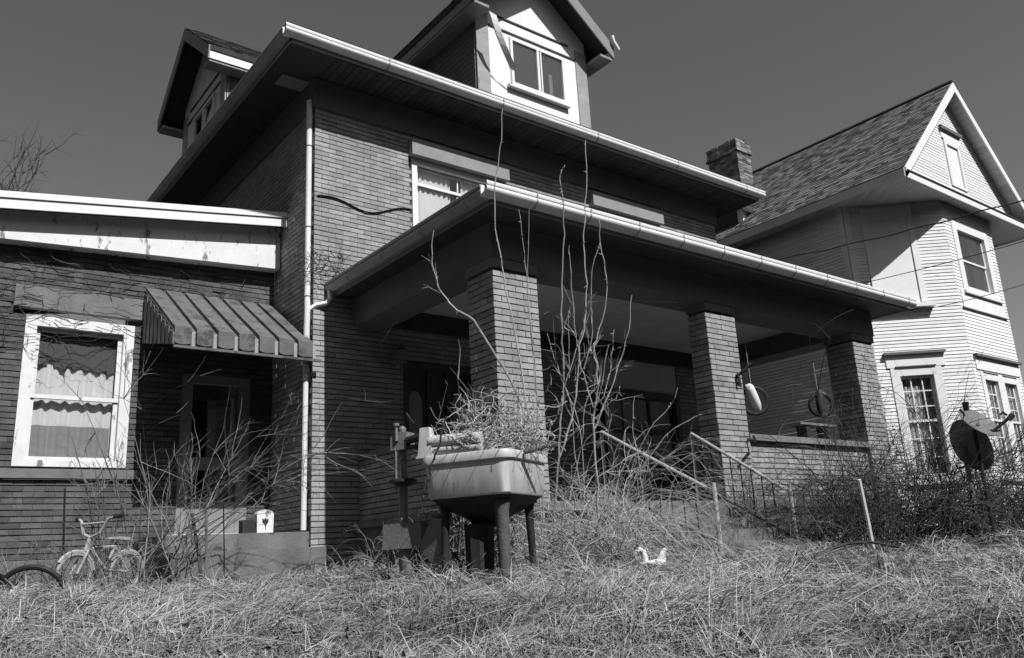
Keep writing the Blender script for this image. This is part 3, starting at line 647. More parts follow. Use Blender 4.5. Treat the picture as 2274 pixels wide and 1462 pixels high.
MB().box(XE+.0, XE2, YR0-.012, YR0+.012, 6.70, 6.84).build('cornice_board', M['white'], NH)
m = MB(); m.hexa([(XE+.02, YR0-.03, 6.842), (XE2-.02, YR0-.03, 6.842), (XE2-.02, P2[1]-.01, 6.85), (XE+.02, P2[1]-.01, 6.85), (XE+.02, YR0-.03, 6.87), (XE2-.02, YR0-.03, 6.87), (XE2-.02, P2[1]-.01, 6.97), (XE+.02, P2[1]-.01, 6.97)]); m.build('pent_roof', M['roofing'], NH)
MB().box(XE+.02, XE2-.02, YR0+.014, 18, 6.762, 6.80).build('soffit_back', M['nsoffit'], NH)
k = 0; d45 = math.radians(48); stp = .13
for i in range(46):                                              # mitred soffit boards
    off = -.6+i*stp
    # strip across the corner region: between the eave line and beyond the wall
    x0, y0 = XE+.02, YR0+.02+off; 
    Lb = 2.1
    pts = []
    for a in (0, stp*.92):
        pts.append((x0, y0+a)); 
    c, s_ = math.cos(d45), math.sin(d45)
    q = [(x0, y0), (x0+Lb*c, y0+Lb*s_), (x0+Lb*c, y0+Lb*s_+stp*.92), (x0, y0+stp*.92)]
    if y0 < YR0+.02:
        sh_ = (YR0+.02-y0)/s_
        q[0] = (x0+sh_*c, YR0+.02); q[3] = (x0+max(0, (YR0+.02-y0-stp*.92)/s_)*c, max(YR0+.02, y0+stp*.92))
    MB().hexa([(a, b, 6.748) for a, b in q]+[(a, b, 6.76) for a, b in q], rngb.uniform(-1, 1)).build('soffit_board', M['nsoffit'], NH)
# gable window
gw = window(NH, FG2, 18.16, 18.90, 7.28, 8.42, cw=.11, proud=.035, meet=7.86, sill=False, sash=.035, glass='glass_dull', behind=False)
MB().ob(FG2, 18.2, 18.86, -.10, -.095, 7.3, 8.4).build('window_blind', M['blind'], gw)
MB().ob(FG2, 18.05, 19.02, .0, .09, 8.62, 8.70).build('window_hood', M['frieze'], gw); MB().ob(FG2, 18.1, 18.98, .0, .03, 8.425, 8.615).build('window_head', M['clap'], gw)
# chimney
ch = MB(); r = random.Random(3); z = 8.3; cyl = (17.28, 17.86, 12.0, 12.95)
st = MB().box(17.30, 17.84, 12.02, 12.93, 8.2, 10.28).build('chimney', M['mortar'], NH)
while z < 10.3:
    o_ = .0 if z < 9.9 else (.05 if z < 10.0 else .02)
    for F, wd in ((fr(17.28-o_, 12.0-o_, 1, 0), .58+2*o_), (fr(17.28-o_, 12.95+o_, 0, -1), .95+2*o_)):
        n_ = round(wd/.21); 
        for i in range(n_): ch.ob(F, wd/n_*i+.005, wd/n_*(i+1)-.005, -.05-o_, r.uniform(-.012, .006), z, z+.062, r.uniform(-1, 1))
    z += .072
for i in range(9): ch.box(17.3+r.random()*.4, 17.42+r.random()*.4, 12.0+i*.1, 12.09+i*.1, 10.27, 10.33+r.random()*.09, r.uniform(-1, 1))
o = ch.build('bricks', M['chimney'], st); o['kind'] = 'stuff'
# little side dormer on the roof slope
dm = MB(); dm.box(15.95, 17.2, 11.15, 12.6, 7.2, 7.75).prism(fr(15.95, 12.6, 0, -1), [(0, 7.75), (1.45, 7.75), (.72, 8.35)], -1.8, 0)
sdm = dm.build('side_dormer', M['clap_low'], NH)
for s in (0, 1):
    pl = [(-.12, 7.66), (.72, 8.40), (.72, 8.32), (-.12, 7.58)] if s == 0 else [(.72, 8.40), (1.57, 7.66), (1.57, 7.58), (.72, 8.32)]
    MB().prism(fr(15.95, 12.6, 0, -1), pl, -1.9, .15).build('dormer_roof', M['roofing'], sdm)
MB().ob(fr(15.95, 12.6, 0, -1), .15, 1.3, .001, .02, 7.3, 7.72).build('dormer_window', M['dark'], sdm)
# ------------------------------------------------------------------ small things
def A(px, py, d): return np.array(at(px, py, d))
def onY(px, py, Y):
    v = np.array(at(px, py, 1.0)); return v*(Y/v[1])
def gpt(px, d, py=1240):
    p = A(px, py, d); return np.array([p[0], p[1], float(gz(p[0], p[1]))])
# --- wringer washing machine
V2 = np.array([.607, .795]); R2 = np.array([.795, -.607]); c33, s33 = math.cos(.45), math.sin(.45)
NL = -V2*c33-R2*s33; NR = -V2*s33+R2*c33
cor = A(1122, 997, 5.25); WC = cor[:2]-.285*(NL+NR)
gw_ = float(gz(*WC))
def wp(a, b, z): return (WC[0]+NR[0]*a+NL[0]*b, WC[1]+NR[1]*a+NL[1]*b, z)
def rsq(h, r, z, k=5):
    h = h*1.04
    out = []
    for cx, cy, a0 in ((h-r, h-r, 0), (-h+r, h-r, 90), (-h+r, -h+r, 180), (h-r, -h+r, 270)):
        for i in range(k+1):
            a = math.radians(a0+90*i/k); out.append(wp(cx+r*math.cos(a), cy+r*math.sin(a), z))
    return out
WM = thing('wringer_washer', 'old square tub wringer washing machine overgrown with dead vines', 'washing machine', (WC[0], WC[1], gw_))
tb = MB().loft([rsq(.282, .075, .368), rsq(.290, .075, .38), rsq(.302, .075, .585), rsq(.316, .08, .590), rsq(.320, .08, .615), rsq(.314, .08, .640), rsq(.300, .075, .645), rsq(.286, .07, .62), rsq(.27, .07, .50)], True)
tub = autosmooth(tb.build('tub', M['metal_pale'], WM), 35)
autosmooth(MB().loft([rsq(.281, .075, .367), rsq(.268, .08, .355), rsq(.20, .12, .285), rsq(.12, .10, .235), rsq(.09, .08, .19)]).build('tub_underside', M['iron'], WM), 50)
for i, (a, b) in enumerate(((.20, .20), (.20, -.21), (-.21, .20), (-.21, -.21))):
    r_ = .042 if i == 0 else .024
    o_ = MB().tube([wp(a, b, .36), wp(a, b, .33)], .05, .062, n=10).tube([wp(a, b, .335), wp(a, b, .27), wp(a*1.06, b*1.06, gw_-.05)], r_+.016, r_*.8, n=10)
    autosmooth(o_.build('leg', M['rust'] if i == 0 else M['iron'], WM))
pb = A(897, 1150, 5.72); ptop = A(897, 952, 5.72)
pst = MB().tube([(pb[0], pb[1], .24), (pb[0], pb[1], .86)], .030, n=12); autosmooth(pst.build('wringer_post', M['metal'], WM))
def ab(p): d = np.array(p[:2])-WC; return float(d@NR), float(d@NL)
pa, pbb = ab(pb)
hd = MB(); hd.loft([[wp(pa+sx*.065, pbb+sy*.055, z) for sx, sy in ((-1, -1), (1, -1), (1, 1), (-1, 1))] for z in (.74, .76, .845, .86)]); autosmooth(hd.build('gear_head', M['metal'], WM), 20)
MB().lathe((pb[0], pb[1], .86), [(.025, 0), (.028, .03), (.012, .05)], 10).lathe((pb[0]-.06, pb[1]-.02, .80), [(.012, 0), (.012, .10), (.022, .105), (.022, .125)], 8).build('clamp_knob', M['metal'], WM)
autosmooth(MB().lathe((pb[0], pb[1], .49), [(.035, 0), (.06, .01), (.10, .03), (.10, .045), (.04, .06)], 14).build('drive_collar', M['iron'], WM))
MB().tube([(pb[0]-.055, pb[1], .80), (pb[0]-.055, pb[1], .47)], .008, n=6).build('release_rod', M['metal'], WM)
wa, wb = ab(A(948, 980, 5.6))
fe = MB(); fe.loft([[wp(wa+sx*hw_, wb+sy*.03, z) for sx, sy in ((-1, -1), (1, -1), (1, 1), (-1, 1))] for z, hw_ in ((.648, .075), (.67, .055), (.78, .042), (.845, .036), (.85, .03))]); autosmooth(fe.build('wringer_frame', M['metal_pale'], WM), 25)
MB().tube([wp(pa, pbb, .80), wp(wa, wb, .80)], .028, n=8).tube([wp(pa, pbb, .765), wp(wa, wb, .72)], .018, n=8).build('wringer_arm', M['iron'], WM)
for z, rr in ((.755, .040), (.695, .030)):
    autosmooth(MB().tube([wp(wa+.03, wb, z), wp(wa+.40, wb-.02, z-.01)], rr, n=14).build('wringer_roller', M['roller'], WM))
MB().tube([wp(wa, wb-.03, .845), wp(wa+.30, wb-.05, .82)], .014, n=6).build('top_bar', M['iron'], WM)
g0 = A(908, 1172, 5.66); ga, gb = ab(g0)
gb_ = MB().loft([[wp(ga+sx*w_, gb+sy*.09, z) for sx, sy in ((-1, -1), (1, -1), (1, 1), (-1, 1))] for z, w_ in ((.075, .17), (.09, .155), (.225, .15), (.24, .14))]); autosmooth(gb_.build('gear_case', M['metal'], WM), 20)
autosmooth(MB().tube([(g0[0], g0[1], .08), (g0[0], g0[1], gw_-.03)], .075, .06, n=12).build('motor_housing', M['metal'], WM))
pp = [A(958, 1150, 5.45), A(985, 1152, 5.40), A(1003, 1240, 5.38), A(965, 1262, 5.42), A(930, 1215, 5.5)]
nrm_ = np.array([V2[0], V2[1], 0])*.03
MB().add([p for p in pp]+[p+nrm_ for p in pp], [(0, 1, 2, 3, 4), (9, 8, 7, 6, 5)]+[(i, i+5, (i+1) % 5+5, (i+1) % 5) for i in range(5)]).build('belt_guard', M['metal'], WM)
MB().tube([A(960, 1148, 5.55), A(1000, 1145, 5.5)], .016, n=8).build('drain_pipe', M['metal'], WM)
MB().tube([A(1165, 1004, 5.35), A(1237, 985, 5.4)], .016, .011, n=8).build('loose_handle', M['rust'], WM)
MB().tube([wp(-.02, .1, .2), wp(-.02, .1, gw_+.05)], .10, .09, n=10).build('motor', M['iron'], WM)
# --- child's bicycle
BP = gpt(222, 7.8); hd_ = np.array([-R2[0]*.42-V2[0]*.9, -R2[1]*.42-V2[1]*.9]); hd_ /= np.linalg.norm(hd_); sd2 = np.array([-hd_[1], hd_[0]])
BK = thing('child_bicycle', "small pale child's bicycle with raised handlebar, leaning in grass by brick wing", 'bicycle', tuple(BP))
def bp_(a, b, z): a, b, z = a*.9, b*.9, z*.9; z0 = BP[2]-.05; lean = .10; return (BP[0]+hd_[0]*a+sd2[0]*(b+lean*z), BP[1]+hd_[1]*a+sd2[1]*(b+lean*z), z0+z)
for nm, a in (('front_wheel', .31), ('rear_wheel', -.31)):
    wh = MB().ring(bp_(a, 0, .21), (sd2[0], sd2[1], -.1), .172, .018, 28, 8).build(nm, M['gutter_dull'], BK)
    MB().ring(bp_(a, 0, .21), (sd2[0], sd2[1], -.1), .15, .009, 26, 6).build('rim', M['metal'], wh)
    sp = MB()
    for i in range(14):
        t_ = 2*math.pi*i/14; sp.tube([bp_(a, 0, .21), bp_(a+.165*math.cos(t_), 0, .21+.165*math.sin(t_))], .0025, n=3)
    sp.build('spokes', M['metal'], wh)
    gd = MB(); gd.ring(bp_(a, 0, .21), (sd2[0], sd2[1], -.1), .195, .018, 14, 6, .15, 2.6); gd.build('mudguard', M['pipe'], BK)
f_ = MB(); hdp, bbp, stp_ = bp_(.20, 0, .50), bp_(-.04, 0, .24), bp_(-.14, 0, .47)
f_.tube([hdp, bbp], .018, n=8).tube([bp_(.21, 0, .45), stp_], .016, n=8).tube([bbp, bp_(-.16, 0, .52)], .015, n=8)
for s in (-.035, .035): f_.tube([bbp, bp_(-.31, s, .21)], .010, n=6).tube([stp_, bp_(-.31, s, .21)], .009, n=6)
f_.build('frame', M['pipe'], BK)
fk = MB()
for s in (-.045, .045): fk.tube([bp_(.215, s, .44), bp_(.31, s, .21)], .012, n=6)
fk.tube([bp_(.19, 0, .55), bp_(.215, 0, .43)], .018, n=8); fk.build('fork', M['pipe'], BK)
hb = MB(); hb.tube([bp_(.13, -.27, .76), bp_(.16, -.19, .73), bp_(.17, -.12, .60), bp_(.18, 0, .56), bp_(.17, .12, .60), bp_(.16, .19, .73), bp_(.13, .27, .76)], .014, n=8).tube([bp_(.165, -.17, .70), bp_(.165, .17, .70)], .012, n=8); hb.build('handlebar', M['pipe'], BK)
for s in (-1, 1): MB().tube([bp_(.14, s*.25, .755), bp_(.10, s*.33, .765)], .022, n=8).build('grip', M['rubber'], BK)
MB().loft([[bp_(-.26, -.07, .53), bp_(-.26, .07, .53), bp_(-.26, .07, .56), bp_(-.26, -.07, .56)], [bp_(-.13, -.06, .54), bp_(-.13, .06, .54), bp_(-.13, .06, .57), bp_(-.13, -.06, .57)], [bp_(-.02, -.02, .545), bp_(-.02, .02, .545), bp_(-.02, .02, .56), bp_(-.02, -.02, .56)]]).build('saddle', M['pipe'], BK)
MB().ring(bp_(-.04, .0, .24), (sd2[0], sd2[1], 0), .05, .008, 14, 5).tube([bp_(-.04, -.06, .24), bp_(-.10, -.06, .16)], .008, n=5).tube([bp_(-.04, .06, .24), bp_(.02, .06, .32)], .008, n=5).build('crank', M['metal'], BK)
# --- tyres
hc_ = A(66, 1335, 6.3)
tag(MB().ring((hc_[0], hc_[1], hc_[2]), (V2[0]*.9-.2, V2[1]*.9, .15), .25, .021, 36, 8).build('rubber_hoop', M['rubber']), 'thin black rubber hoop standing half sunk in the grass', 'hoop')
hc2 = A(-2, 1318, 6.1)
t2 = thing('scooter_wheel', 'small black spoked wheel lying against the thin rubber hoop', 'wheel', tuple(hc2))
MB().ring(hc2, (R2[0], R2[1], .35), .13, .028, 28, 8).build('tyre', M['rubber'], t2); MB().ring(hc2, (R2[0], R2[1], .35), .10, .010, 20, 6).lathe(hc2-np.array([R2[0], R2[1], .35])*.03, [(.025, 0), (.025, .06)], 10, (R2[0], R2[1], .35)).build('rim', M['metal'], t2)
tag(MB().tube([gpt(32, 5.9)-np.array([0, 0, .05]), A(28, 1312, 5.9)], .026, .022, n=8).build('wooden_peg', M['pipe']), 'short pale peg in the grass beside the thin rubber hoop', 'peg')
# --- stoop things
pt = thing('flower_box', 'white arched planter with dark tulip motif standing on the stoop', 'planter', (3.94, 10.02, .402))
arch = [(3.84, .405), (4.04, .405), (4.045, .62)]+[(3.94+.105*math.cos(a), .62+.06*math.sin(a)) for a in np.linspace(.3, math.pi-.3, 7)]+[(3.835, .62)]
MB().prism(((0, 10.0), (1, 0), (0, -1)), arch, -.10, 0).build('body', M['white_worn'], pt)
tl = [(3.945, .43), (3.95, .50), (3.975, .53), (3.98, .575), (3.955, .56), (3.94, .58), (3.925, .56), (3.90, .575), (3.905, .53), (3.935, .50)]
MB().prism(((0, 10.0), (1, 0), (0, -1)), tl, .001, .005).build('tulip_motif', M['dark'], pt)
tag(MB().box(3.66, 3.80, 9.99, 10.12, .404, .56).build('dark_crate', M['dark']), 'small dark crate standing beside the arched planter', 'crate')
# --- swan planter
sw = gpt(1447, 5.6); sz = sw[2]+.10
S_ = thing('swan_planter', 'white plaster swan planter half hidden in the grass', 'planter', (sw[0], sw[1], sw[2]))
rr2 = np.array([R2[0], R2[1], 0])
def sp_(a, z): return np.array([sw[0], sw[1], sz])+rr2*a+np.array([0, 0, z])
autosmooth(MB().loft([[sp_(a, .0)+np.array([-V2[0]*w_*math.cos(t), -V2[1]*w_*math.cos(t), .05*math.sin(t)*(1+w_*3)+zz]) for t in np.linspace(0, 2*math.pi, 10, endpoint=False)] for a, w_, zz in ((-.08, .015, 0), (-.05, .05, 0), (.0, .07, 0), (.05, .05, .01), (.09, .02, .035))]).build('body', M['plaster'], S_))
autosmooth(MB().tube([sp_(-.05, .02), sp_(-.045, .08), sp_(-.055, .115), sp_(-.075, .13), sp_(-.095, .115), sp_(-.105, .10)], .024, .014, n=8).build('neck', M['plaster'], S_))
autosmooth(MB().tube([sp_(.03, .02), sp_(.07, .07), sp_(.085, .115), sp_(.10, .125)], .032, .010, n=8).build('tail', M['plaster'], S_))
# --- garden hoses, stakes, rods
def hose(pl, d, r, label, name='bent_hoop'):
    tag(MB().tube([A(x, y-15, d+k) for x, y, k in pl], r, n=6).build(name, M['rubber']), label, 'hoop')
hose([(1795, 1270, 0), (1830, 1240, .1), (1880, 1223, .2), (1930, 1219, .3), (1985, 1228, .35), (2030, 1243, .4), (2062, 1262, .4)], 7.3, .014, 'black bent hoop arching highest over the grass in front of porch')
hose([(1812, 1268, 0), (1850, 1240, .1), (1910, 1222, .2), (1990, 1216, .4), (2060, 1221, .7), (2110, 1232, 1)], 7.6, .009, 'thin dark cane-like hoop lying behind the thicker hoop')
hose([(1880, 1262, 0), (1920, 1245, .1), (1965, 1239, .2), (2010, 1250, .2)], 7.1, .008, 'short low hoop nested under the thicker hoop')
def stake(p, q, d, r, mat, label, name='metal_rod', cat='rod', n=6):
    a, b = A(*p, d), A(*q, d); a[2] = min(a[2], float(gz(a[0], a[1]))-.05)
    tag(MB().tube([a, (a+b)/2+np.array([.006, 0, 0]), b], r, r*.85, n=n).build(name, M[mat]), label, cat)
stake((1942, 1230), (1908, 1065), 8.0, .022, 'white_worn', 'leaning stake with peeling white paint before the porch wall', 'painted_stake', 'stake')
stake((142, 1250), (144, 1085), 8.6, .012, 'iron', 'black iron rod standing beside the child bicycle handlebar')
stake((497, 1335), (496, 1120), 7.2, .006, 'iron', 'thin wire rod standing in front of the stoop step')
stake((455, 1260), (427, 1140), 8.2, .018, 'rust', 'rusty leaning iron bar in front of the side stoop')
stake((460, 1240), (458, 1135), 8.0, .016, 'wood', 'grey wooden picket standing before the storm door')
# --- satellite dishes
def dish(c, n, R, mat, parent, dp=.10):
    c, n = np.array(c, float), np.array(n, float); n /= np.linalg.norm(n)
    pr = [(R*t, dp*t*t*R/.3) for t in np.linspace(0.02, 1, 9)]+[(R*1.0+.006, dp*R/.3+.006)]+[(R*t, dp*t*t*R/.3+.012) for t in np.linspace(1, 0.02, 9)]
    return autosmooth(MB().lathe(c, pr, 28, n).build('reflector', M[mat], parent), 50)
fw = np.array([CF[0], CF[1], 0]); rw = np.array([CR[0], CR[1], 0]); vd = np.array([.925, .38, 0]); rd = np.array([.38, -.925, 0])
db = gpt(2140, 9.0)
D1 = thing('satellite_dish', 'dark grey satellite dish turned away, on a post by the clapboard house', 'satellite dish', tuple(db))
ca = A(2140, 995, 9.0); dish(ca, rd*.72+vd*.62+np.array([0, 0, .30]), .285, 'dish_back', D1)
MB().tube([(ca[0], ca[1], db[2]-.1), (ca[0], ca[1], ca[2]-.05), ca], .025, n=8).build('mast', M['metal'], D1)
db2 = gpt(2168, 8.7)
D2 = thing('satellite_dish', 'pale grey satellite dish with long feed arm, in front of the clapboard house', 'satellite dish', tuple(db2))
cb = A(2172, 942, 8.7); n2 = rd*.60+np.array([0, 0, .62])-vd*.42; dish(cb-n2*.03, n2, .215, 'grille', D2, .07)
MB().tube([A(2186, 964, 8.66), A(2203, 960, 8.64), A(2244, 926, 8.6)], .016, n=8).build('feed_arm', M['iron'], D2)
MB().tube([A(2240, 932, 8.6), A(2249, 921, 8.6)], .028, n=8).tube([A(2236, 922, 8.6), A(2226, 916, 8.6), A(2221, 922, 8.6)], .012, n=6).build('feed_horn', M['iron'], D2)
MB().tube([(cb[0]+fw[0]*.1, cb[1]+fw[1]*.1, db2[2]-.1), (cb[0]+fw[0]*.1, cb[1]+fw[1]*.1, cb[2]-.05), cb], .02, n=8).tube([A(2146, 912, 8.75), A(2143, 893, 8.75)], .025, .035, n=7).build('mast', M['iron'], D2)
# --- porch ornaments and bench
def parrot(x, z, s, lab, tilt, mat, cord):
    y = 6.98
    o = thing('ring_parrot', lab, 'ornament', (x, y, z-.2), 'ring parrots hanging in the porch')
    MB().ring((x, y-.02, z-.03), (.62, .78, 0), .15*s, .03, 28, 8).build('ring', M['rubber'], o)
    T = math.radians(tilt); dx, dz = math.sin(T), math.cos(T)
    prof = [(.012, -.20), (.035, -.15), (.052, -.10), (.058, .0), (.058, .10), (.052, .135), (.03, .16)]
    autosmooth(MB().lathe((x-.03, y-.03, z+.02), [(r*s, h*s) for r, h in prof], 12, (dx, 0, dz)).build('bird_body', M[mat], o))
    MB().tube([(x-.03+dx*.20*s, y-.06, z+.02+dz*.13*s), (x-.03+dx*.2*s+.05, y-.09, z+.02+dz*.10*s)], .018*s, .004, n=6).build('beak', M['roller'], o)
    MB().tube([(x, y, z+.13*s), (x-.02, y, cord)], .004, n=4).build('cord', M['pipe'], o)
parrot(9.66, 1.90, 1.2, 'pale parrot ornament tilted in a black ring beside brick column', -28, 'gutter', 3.06)
parrot(11.28, 1.95, 1.1, 'dark parrot ornament upright in a black ring above the rail bench', 6, 'dark', 3.06)
BN = thing('rail_bench', 'tiny dark wooden bench standing on the porch rail cap', 'bench', (10.75, 6.8, 1.353))
MB().box(10.28, 11.16, 6.70, 6.92, 1.545, 1.575).build('top', M['wood'], BN)
for x in (10.48, 10.98): MB().prism(((0, 6.72), (1, 0), (0, -1)), [(x-.05, 1.356), (x+.05, 1.356), (x+.035, 1.45), (x+.06, 1.544), (x-.06, 1.544), (x-.035, 1.45)], -.16, 0).build('leg', M['dark'], BN)
# --- utility wires
for i, (p0, p1, r, lab) in enumerate((((1560, 610, 9.80), (2420, 403, 14), .014, 'thick service cable running to the brick house above porch roof'), ((1700, 673, 9.80), (2420, 493, 14), .008, 'thin overhead wire crossing the boarded corner window'), ((1955, 705, 6.27), (2420, 580, 13), .006, 'thinnest overhead wire ending at the porch eave'))):
    a, b = onY(*p0), A(*p1)
    tag(MB().tube([a+(b-a)*t-np.array([0, 0, .10*math.sin(math.pi*t)+(.012*math.sin(40*t) if i == 0 else 0)]) for t in np.linspace(0, 1, 40)], r, n=5).build('utility_wire', M['cable']), lab, 'wire')
# ------------------------------------------------------------------ bare shrubs, canes, vines
RS = np.random.RandomState(11)
def nv(): return RS.normal(size=3)
def grow(mbs, lev, p, d, L, r, sub, droop, wig, spread, seg=6, lenf=.5, zmin=None):
    p = np.array(p, float); d = np.array(d, float); d /= np.linalg.norm(d); pts = [p.copy()]; ds_ = [d.copy()]
    for i in range(seg):
        d = d+nv()*wig+np.array([0, 0, -droop*(i+1)/seg]); d /= np.linalg.norm(d); p = p+d*L/seg
        if zmin is not None and p[2] < zmin: p[2] = zmin+.01
        pts.append(p.copy()); ds_.append(d.copy())
    k = min(lev, len(mbs)-1)
    mbs[k].tube(pts, r*1.2, r*.25, n=5 if r > .008 else 3, caps=False, shade=RS.uniform(-1, 1))
    if lev < len(sub):
        n = RS.poisson(sub[lev])
        for _ in range(n):
            i = RS.randint(1, seg+1); dd = ds_[i]+nv()*spread; 
            grow(mbs, lev+1, pts[i], dd, L*lenf*RS.uniform(.5, 1.2), max(r*.55, .0012), sub, droop*.8, wig, spread, max(3, seg-1), lenf, zmin)
def bush(name, label, cat, bases, mats, group=None, **k):
    c = np.mean([b[0] for b in bases], axis=0)
    t = thing(name, label, cat, (c[0], c[1], float(gz(c[0], c[1]))), group); mbs = [MB(), MB()]
    for b, d, L, r in bases: grow(mbs, 0, b, d, L, r, **k)
    mbs[0].build('stems', M[mats[0]], t); o = mbs[1].build('twigs', M[mats[1]], t); o['kind'] = 'stuff'
    return t
rw3, fw3 = np.array([CR[0], CR[1], 0]), np.array([CF[0], CF[1], 0])
# shrub before the side window and storm door
bs = []
for i in range(15):
    b = gpt(RS.uniform(300, 440), RS.uniform(8.0, 8.6)); bs.append((b, rw3*RS.uniform(-.55, .75)+np.array([0, 0, 1])+fw3*RS.uniform(-.3, .2), RS.uniform(1.1, 2.2), RS.uniform(.005, .010)))
for i in range(7):
    b = gpt(RS.uniform(370, 430), 8.1)+np.array([0, 0, .3+.1*i]); bs.append((b, rw3*1.0+np.array([0, 0, RS.uniform(.35, .9)]), RS.uniform(1.2, 1.9), .006))
bush('bare_shrub', 'leafless grey shrub growing between side window and storm door', 'shrub', bs, ('twig', 'twig'), sub=(8, 3.0), droop=.10, wig=.10, spread=.5, lenf=.4)
bs = []
for i in range(6):
    b = gpt(RS.uniform(185, 270), RS.uniform(8.4, 8.9)); bs.append((b, rw3*RS.uniform(-.25, .25)+np.array([0, 0, 1]), RS.uniform(1.0, 1.9), RS.uniform(.007, .012)))
bush('bare_shrub', 'sparse dark upright shrub below the side window', 'shrub', bs, ('twig_dark', 'twig'), sub=(4, 2), droop=.03, wig=.07, spread=.4, lenf=.4)
# dead creeper over the wing wall
t = thing('dead_creeper', 'thin dead creeper spreading over the brick wing wall', 'vine', (2.4, 11.05, 0)); cm = MB()
for i in range(150):
    p = np.array([RS.uniform(-.2, 4.3), 11.10, RS.uniform(2.6, 4.05)]); a = RS.uniform(0, 6.28); pts = []
    for j in range(RS.randint(6, 15)):
        pts.append(p.copy()); a += RS.normal()*.5; p = p+np.array([math.cos(a)*.075, RS.normal()*.012, math.sin(a)*.04]); p[1] = min(11.135, max(10.98, p[1]))
    cm.tube(pts, RS.uniform(.003, .0065), .002, n=3, caps=False, shade=RS.uniform(-1, 1))
cm.build('stems', M['twig_dark'], t)
t = thing('dead_creeper', 'dead creeper clinging round the downspout above the porch gutter', 'vine', (4.5, 9.78, 3)); cm = MB()
for i in range(60):
    p = np.array([RS.uniform(4.2, 4.9), RS.uniform(9.70, 9.83), RS.uniform(3.62, 4.1)]); a = RS.uniform(0, 6.28); pts = []
    for j in range(RS.randint(4, 9)):
        pts.append(p.copy()); a += RS.normal()*.7; p = p+np.array([math.cos(a)*.05, RS.normal()*.02, math.sin(a)*.045])
    cm.tube(pts, RS.uniform(.003, .006), .002, n=3, caps=False, shade=RS.uniform(-1, 1))
cm.build('stems', M['twig_dark'], t)
# tall canes
def smooth(pl, d):
    P = np.array([A(x, y, d) for x, y in pl]); out = []
    for i in range(len(P)-1):
        p0, p1, p2, p3 = P[max(i-1, 0)], P[i], P[i+1], P[min(i+2, len(P)-1)]
        for tt in (0, .33, .66):
            out.append(.5*((2*p1)+(-p0+p2)*tt+(2*p0-5*p1+4*p2-p3)*tt*tt+(-p0+3*p1-3*p2+p3)*tt**3))
    out.append(P[-1]); out = np.array(out); out[1:-1] += RS.normal(size=(len(out)-2, 3))*.004
    return out
def cane(name, label, lines, d, mat='twig_pale'):
    b = gpt(lines[0][0][0][0], d); t = thing(name, label, 'cane', tuple(b), 'tall bare canes in front of the porch')
    for pl, r0, r1 in lines:
        P = smooth(pl, d)
        if pl[0][1] > 1230: P[0][2] = min(P[0][2], float(gz(P[0][0], P[0][1]))-.04)
        m = MB(); m.tube(P, r0*.8, r1*.75, n=6, shade=RS.uniform(-.5, 1))
        for _ in range(int(len(P)*.8)):                                # buds and thorns
            i = RS.randint(1, len(P)-1); q = P[i]+(P[i+1]-P[i])*RS.rand(); m.tube([q, q+nv()*.014], .004, .001, n=3)
        tw = MB()
        for _ in range(max(2, len(P)//5)):
            i = RS.randint(len(P)//5, max(len(P)//5+1, int(len(P)*.55))); grow([tw], 0, P[i], (P[i+1]-P[i])/np.linalg.norm(P[i+1]-P[i])+nv()*.5, RS.uniform(.1, .35), .0028, (1.2,), .03, .12, .5, 4, .5)
        tw.build('side_twigs', M[mat], t)['kind'] = 'stuff'
        m.build('stem', M[mat], t)
cane('tall_cane', 'tall forked cane with tips above the porch gutter', [
    ([(1226, 1275), (1231, 1150), (1238, 1040), (1243, 960), (1248, 900), (1251, 850), (1249, 760), (1247, 690), (1249, 600), (1252, 520), (1250, 440), (1242, 395), (1252, 372)], .014, .005),
    ([(1240, 1020), (1262, 960), (1278, 880), (1284, 820), (1287, 770), (1298, 715), (1301, 650), (1299, 590), (1296, 520), (1300, 455), (1304, 400), (1300, 312)], .011, .005),
    ([(1244, 900), (1255, 860), (1272, 800), (1290, 745), (1309, 690), (1312, 655)], .008, .004),
    ([(1281, 770), (1276, 720), (1270, 640), (1266, 590), (1264, 545)], .006, .004), ([(1243, 905), (1225, 950), (1210, 1000)], .006, .003),
    ([(1250, 740), (1263, 700), (1265, 690)], .004, .002), ([(1264, 840), (1264, 760), (1263, 690)], .004, .002)], 6.7)
cane('tall_cane', 'slender cane forking into a narrow loop below the gutter', [
    ([(1338, 1295), (1332, 1180), (1326, 1080), (1319, 965), (1317, 925), (1326, 870), (1325, 820), (1319, 780), (1326, 745), (1340, 700), (1346, 640), (1340, 580), (1333, 537), (1330, 488)], .012, .004),
    ([(1297, 820), (1305, 785), (1316, 735), (1313, 690), (1311, 655), (1315, 600), (1333, 537)], .006, .004),
    ([(1319, 955), (1342, 902), (1362, 850), (1380, 795), (1395, 735), (1403, 655)], .009, .004),
    ([(1316, 925), (1326, 890), (1340, 830), (1352, 765)], .005, .003), ([(1335, 890), (1348, 850), (1360, 790), (1364, 732)], .005, .003),
    ([(1317, 905), (1300, 840), (1290, 815), (1285, 800)], .006, .004), ([(1322, 930), (1350, 900), (1372, 880), (1376, 860)], .005, .002), ([(1330, 1170), (1380, 1120), (1450, 1095)], .006, .002), ([(1328, 1060), (1390, 1020), (1420, 1005)], .006, .002)], 6.2)
cane('bowed_cane', 'long cane bowing over toward the lit porch gutter corner', [
    ([(1205, 1240), (1200, 1100), (1196, 1010), (1176, 935), (1166, 880), (1155, 800), (1140, 720), (1122, 640), (1112, 570), (1100, 510), (1098, 430), (1105, 370), (1113, 310), (1116, 240)], .013, .005),
    ([(1198, 1010), (1195, 900), (1186, 800), (1178, 720), (1170, 630), (1164, 560), (1152, 465)], .009, .004), ([(1196, 960), (1188, 860), (1176, 700), (1172, 600), (1175, 462)], .005, .003)], 7.95)
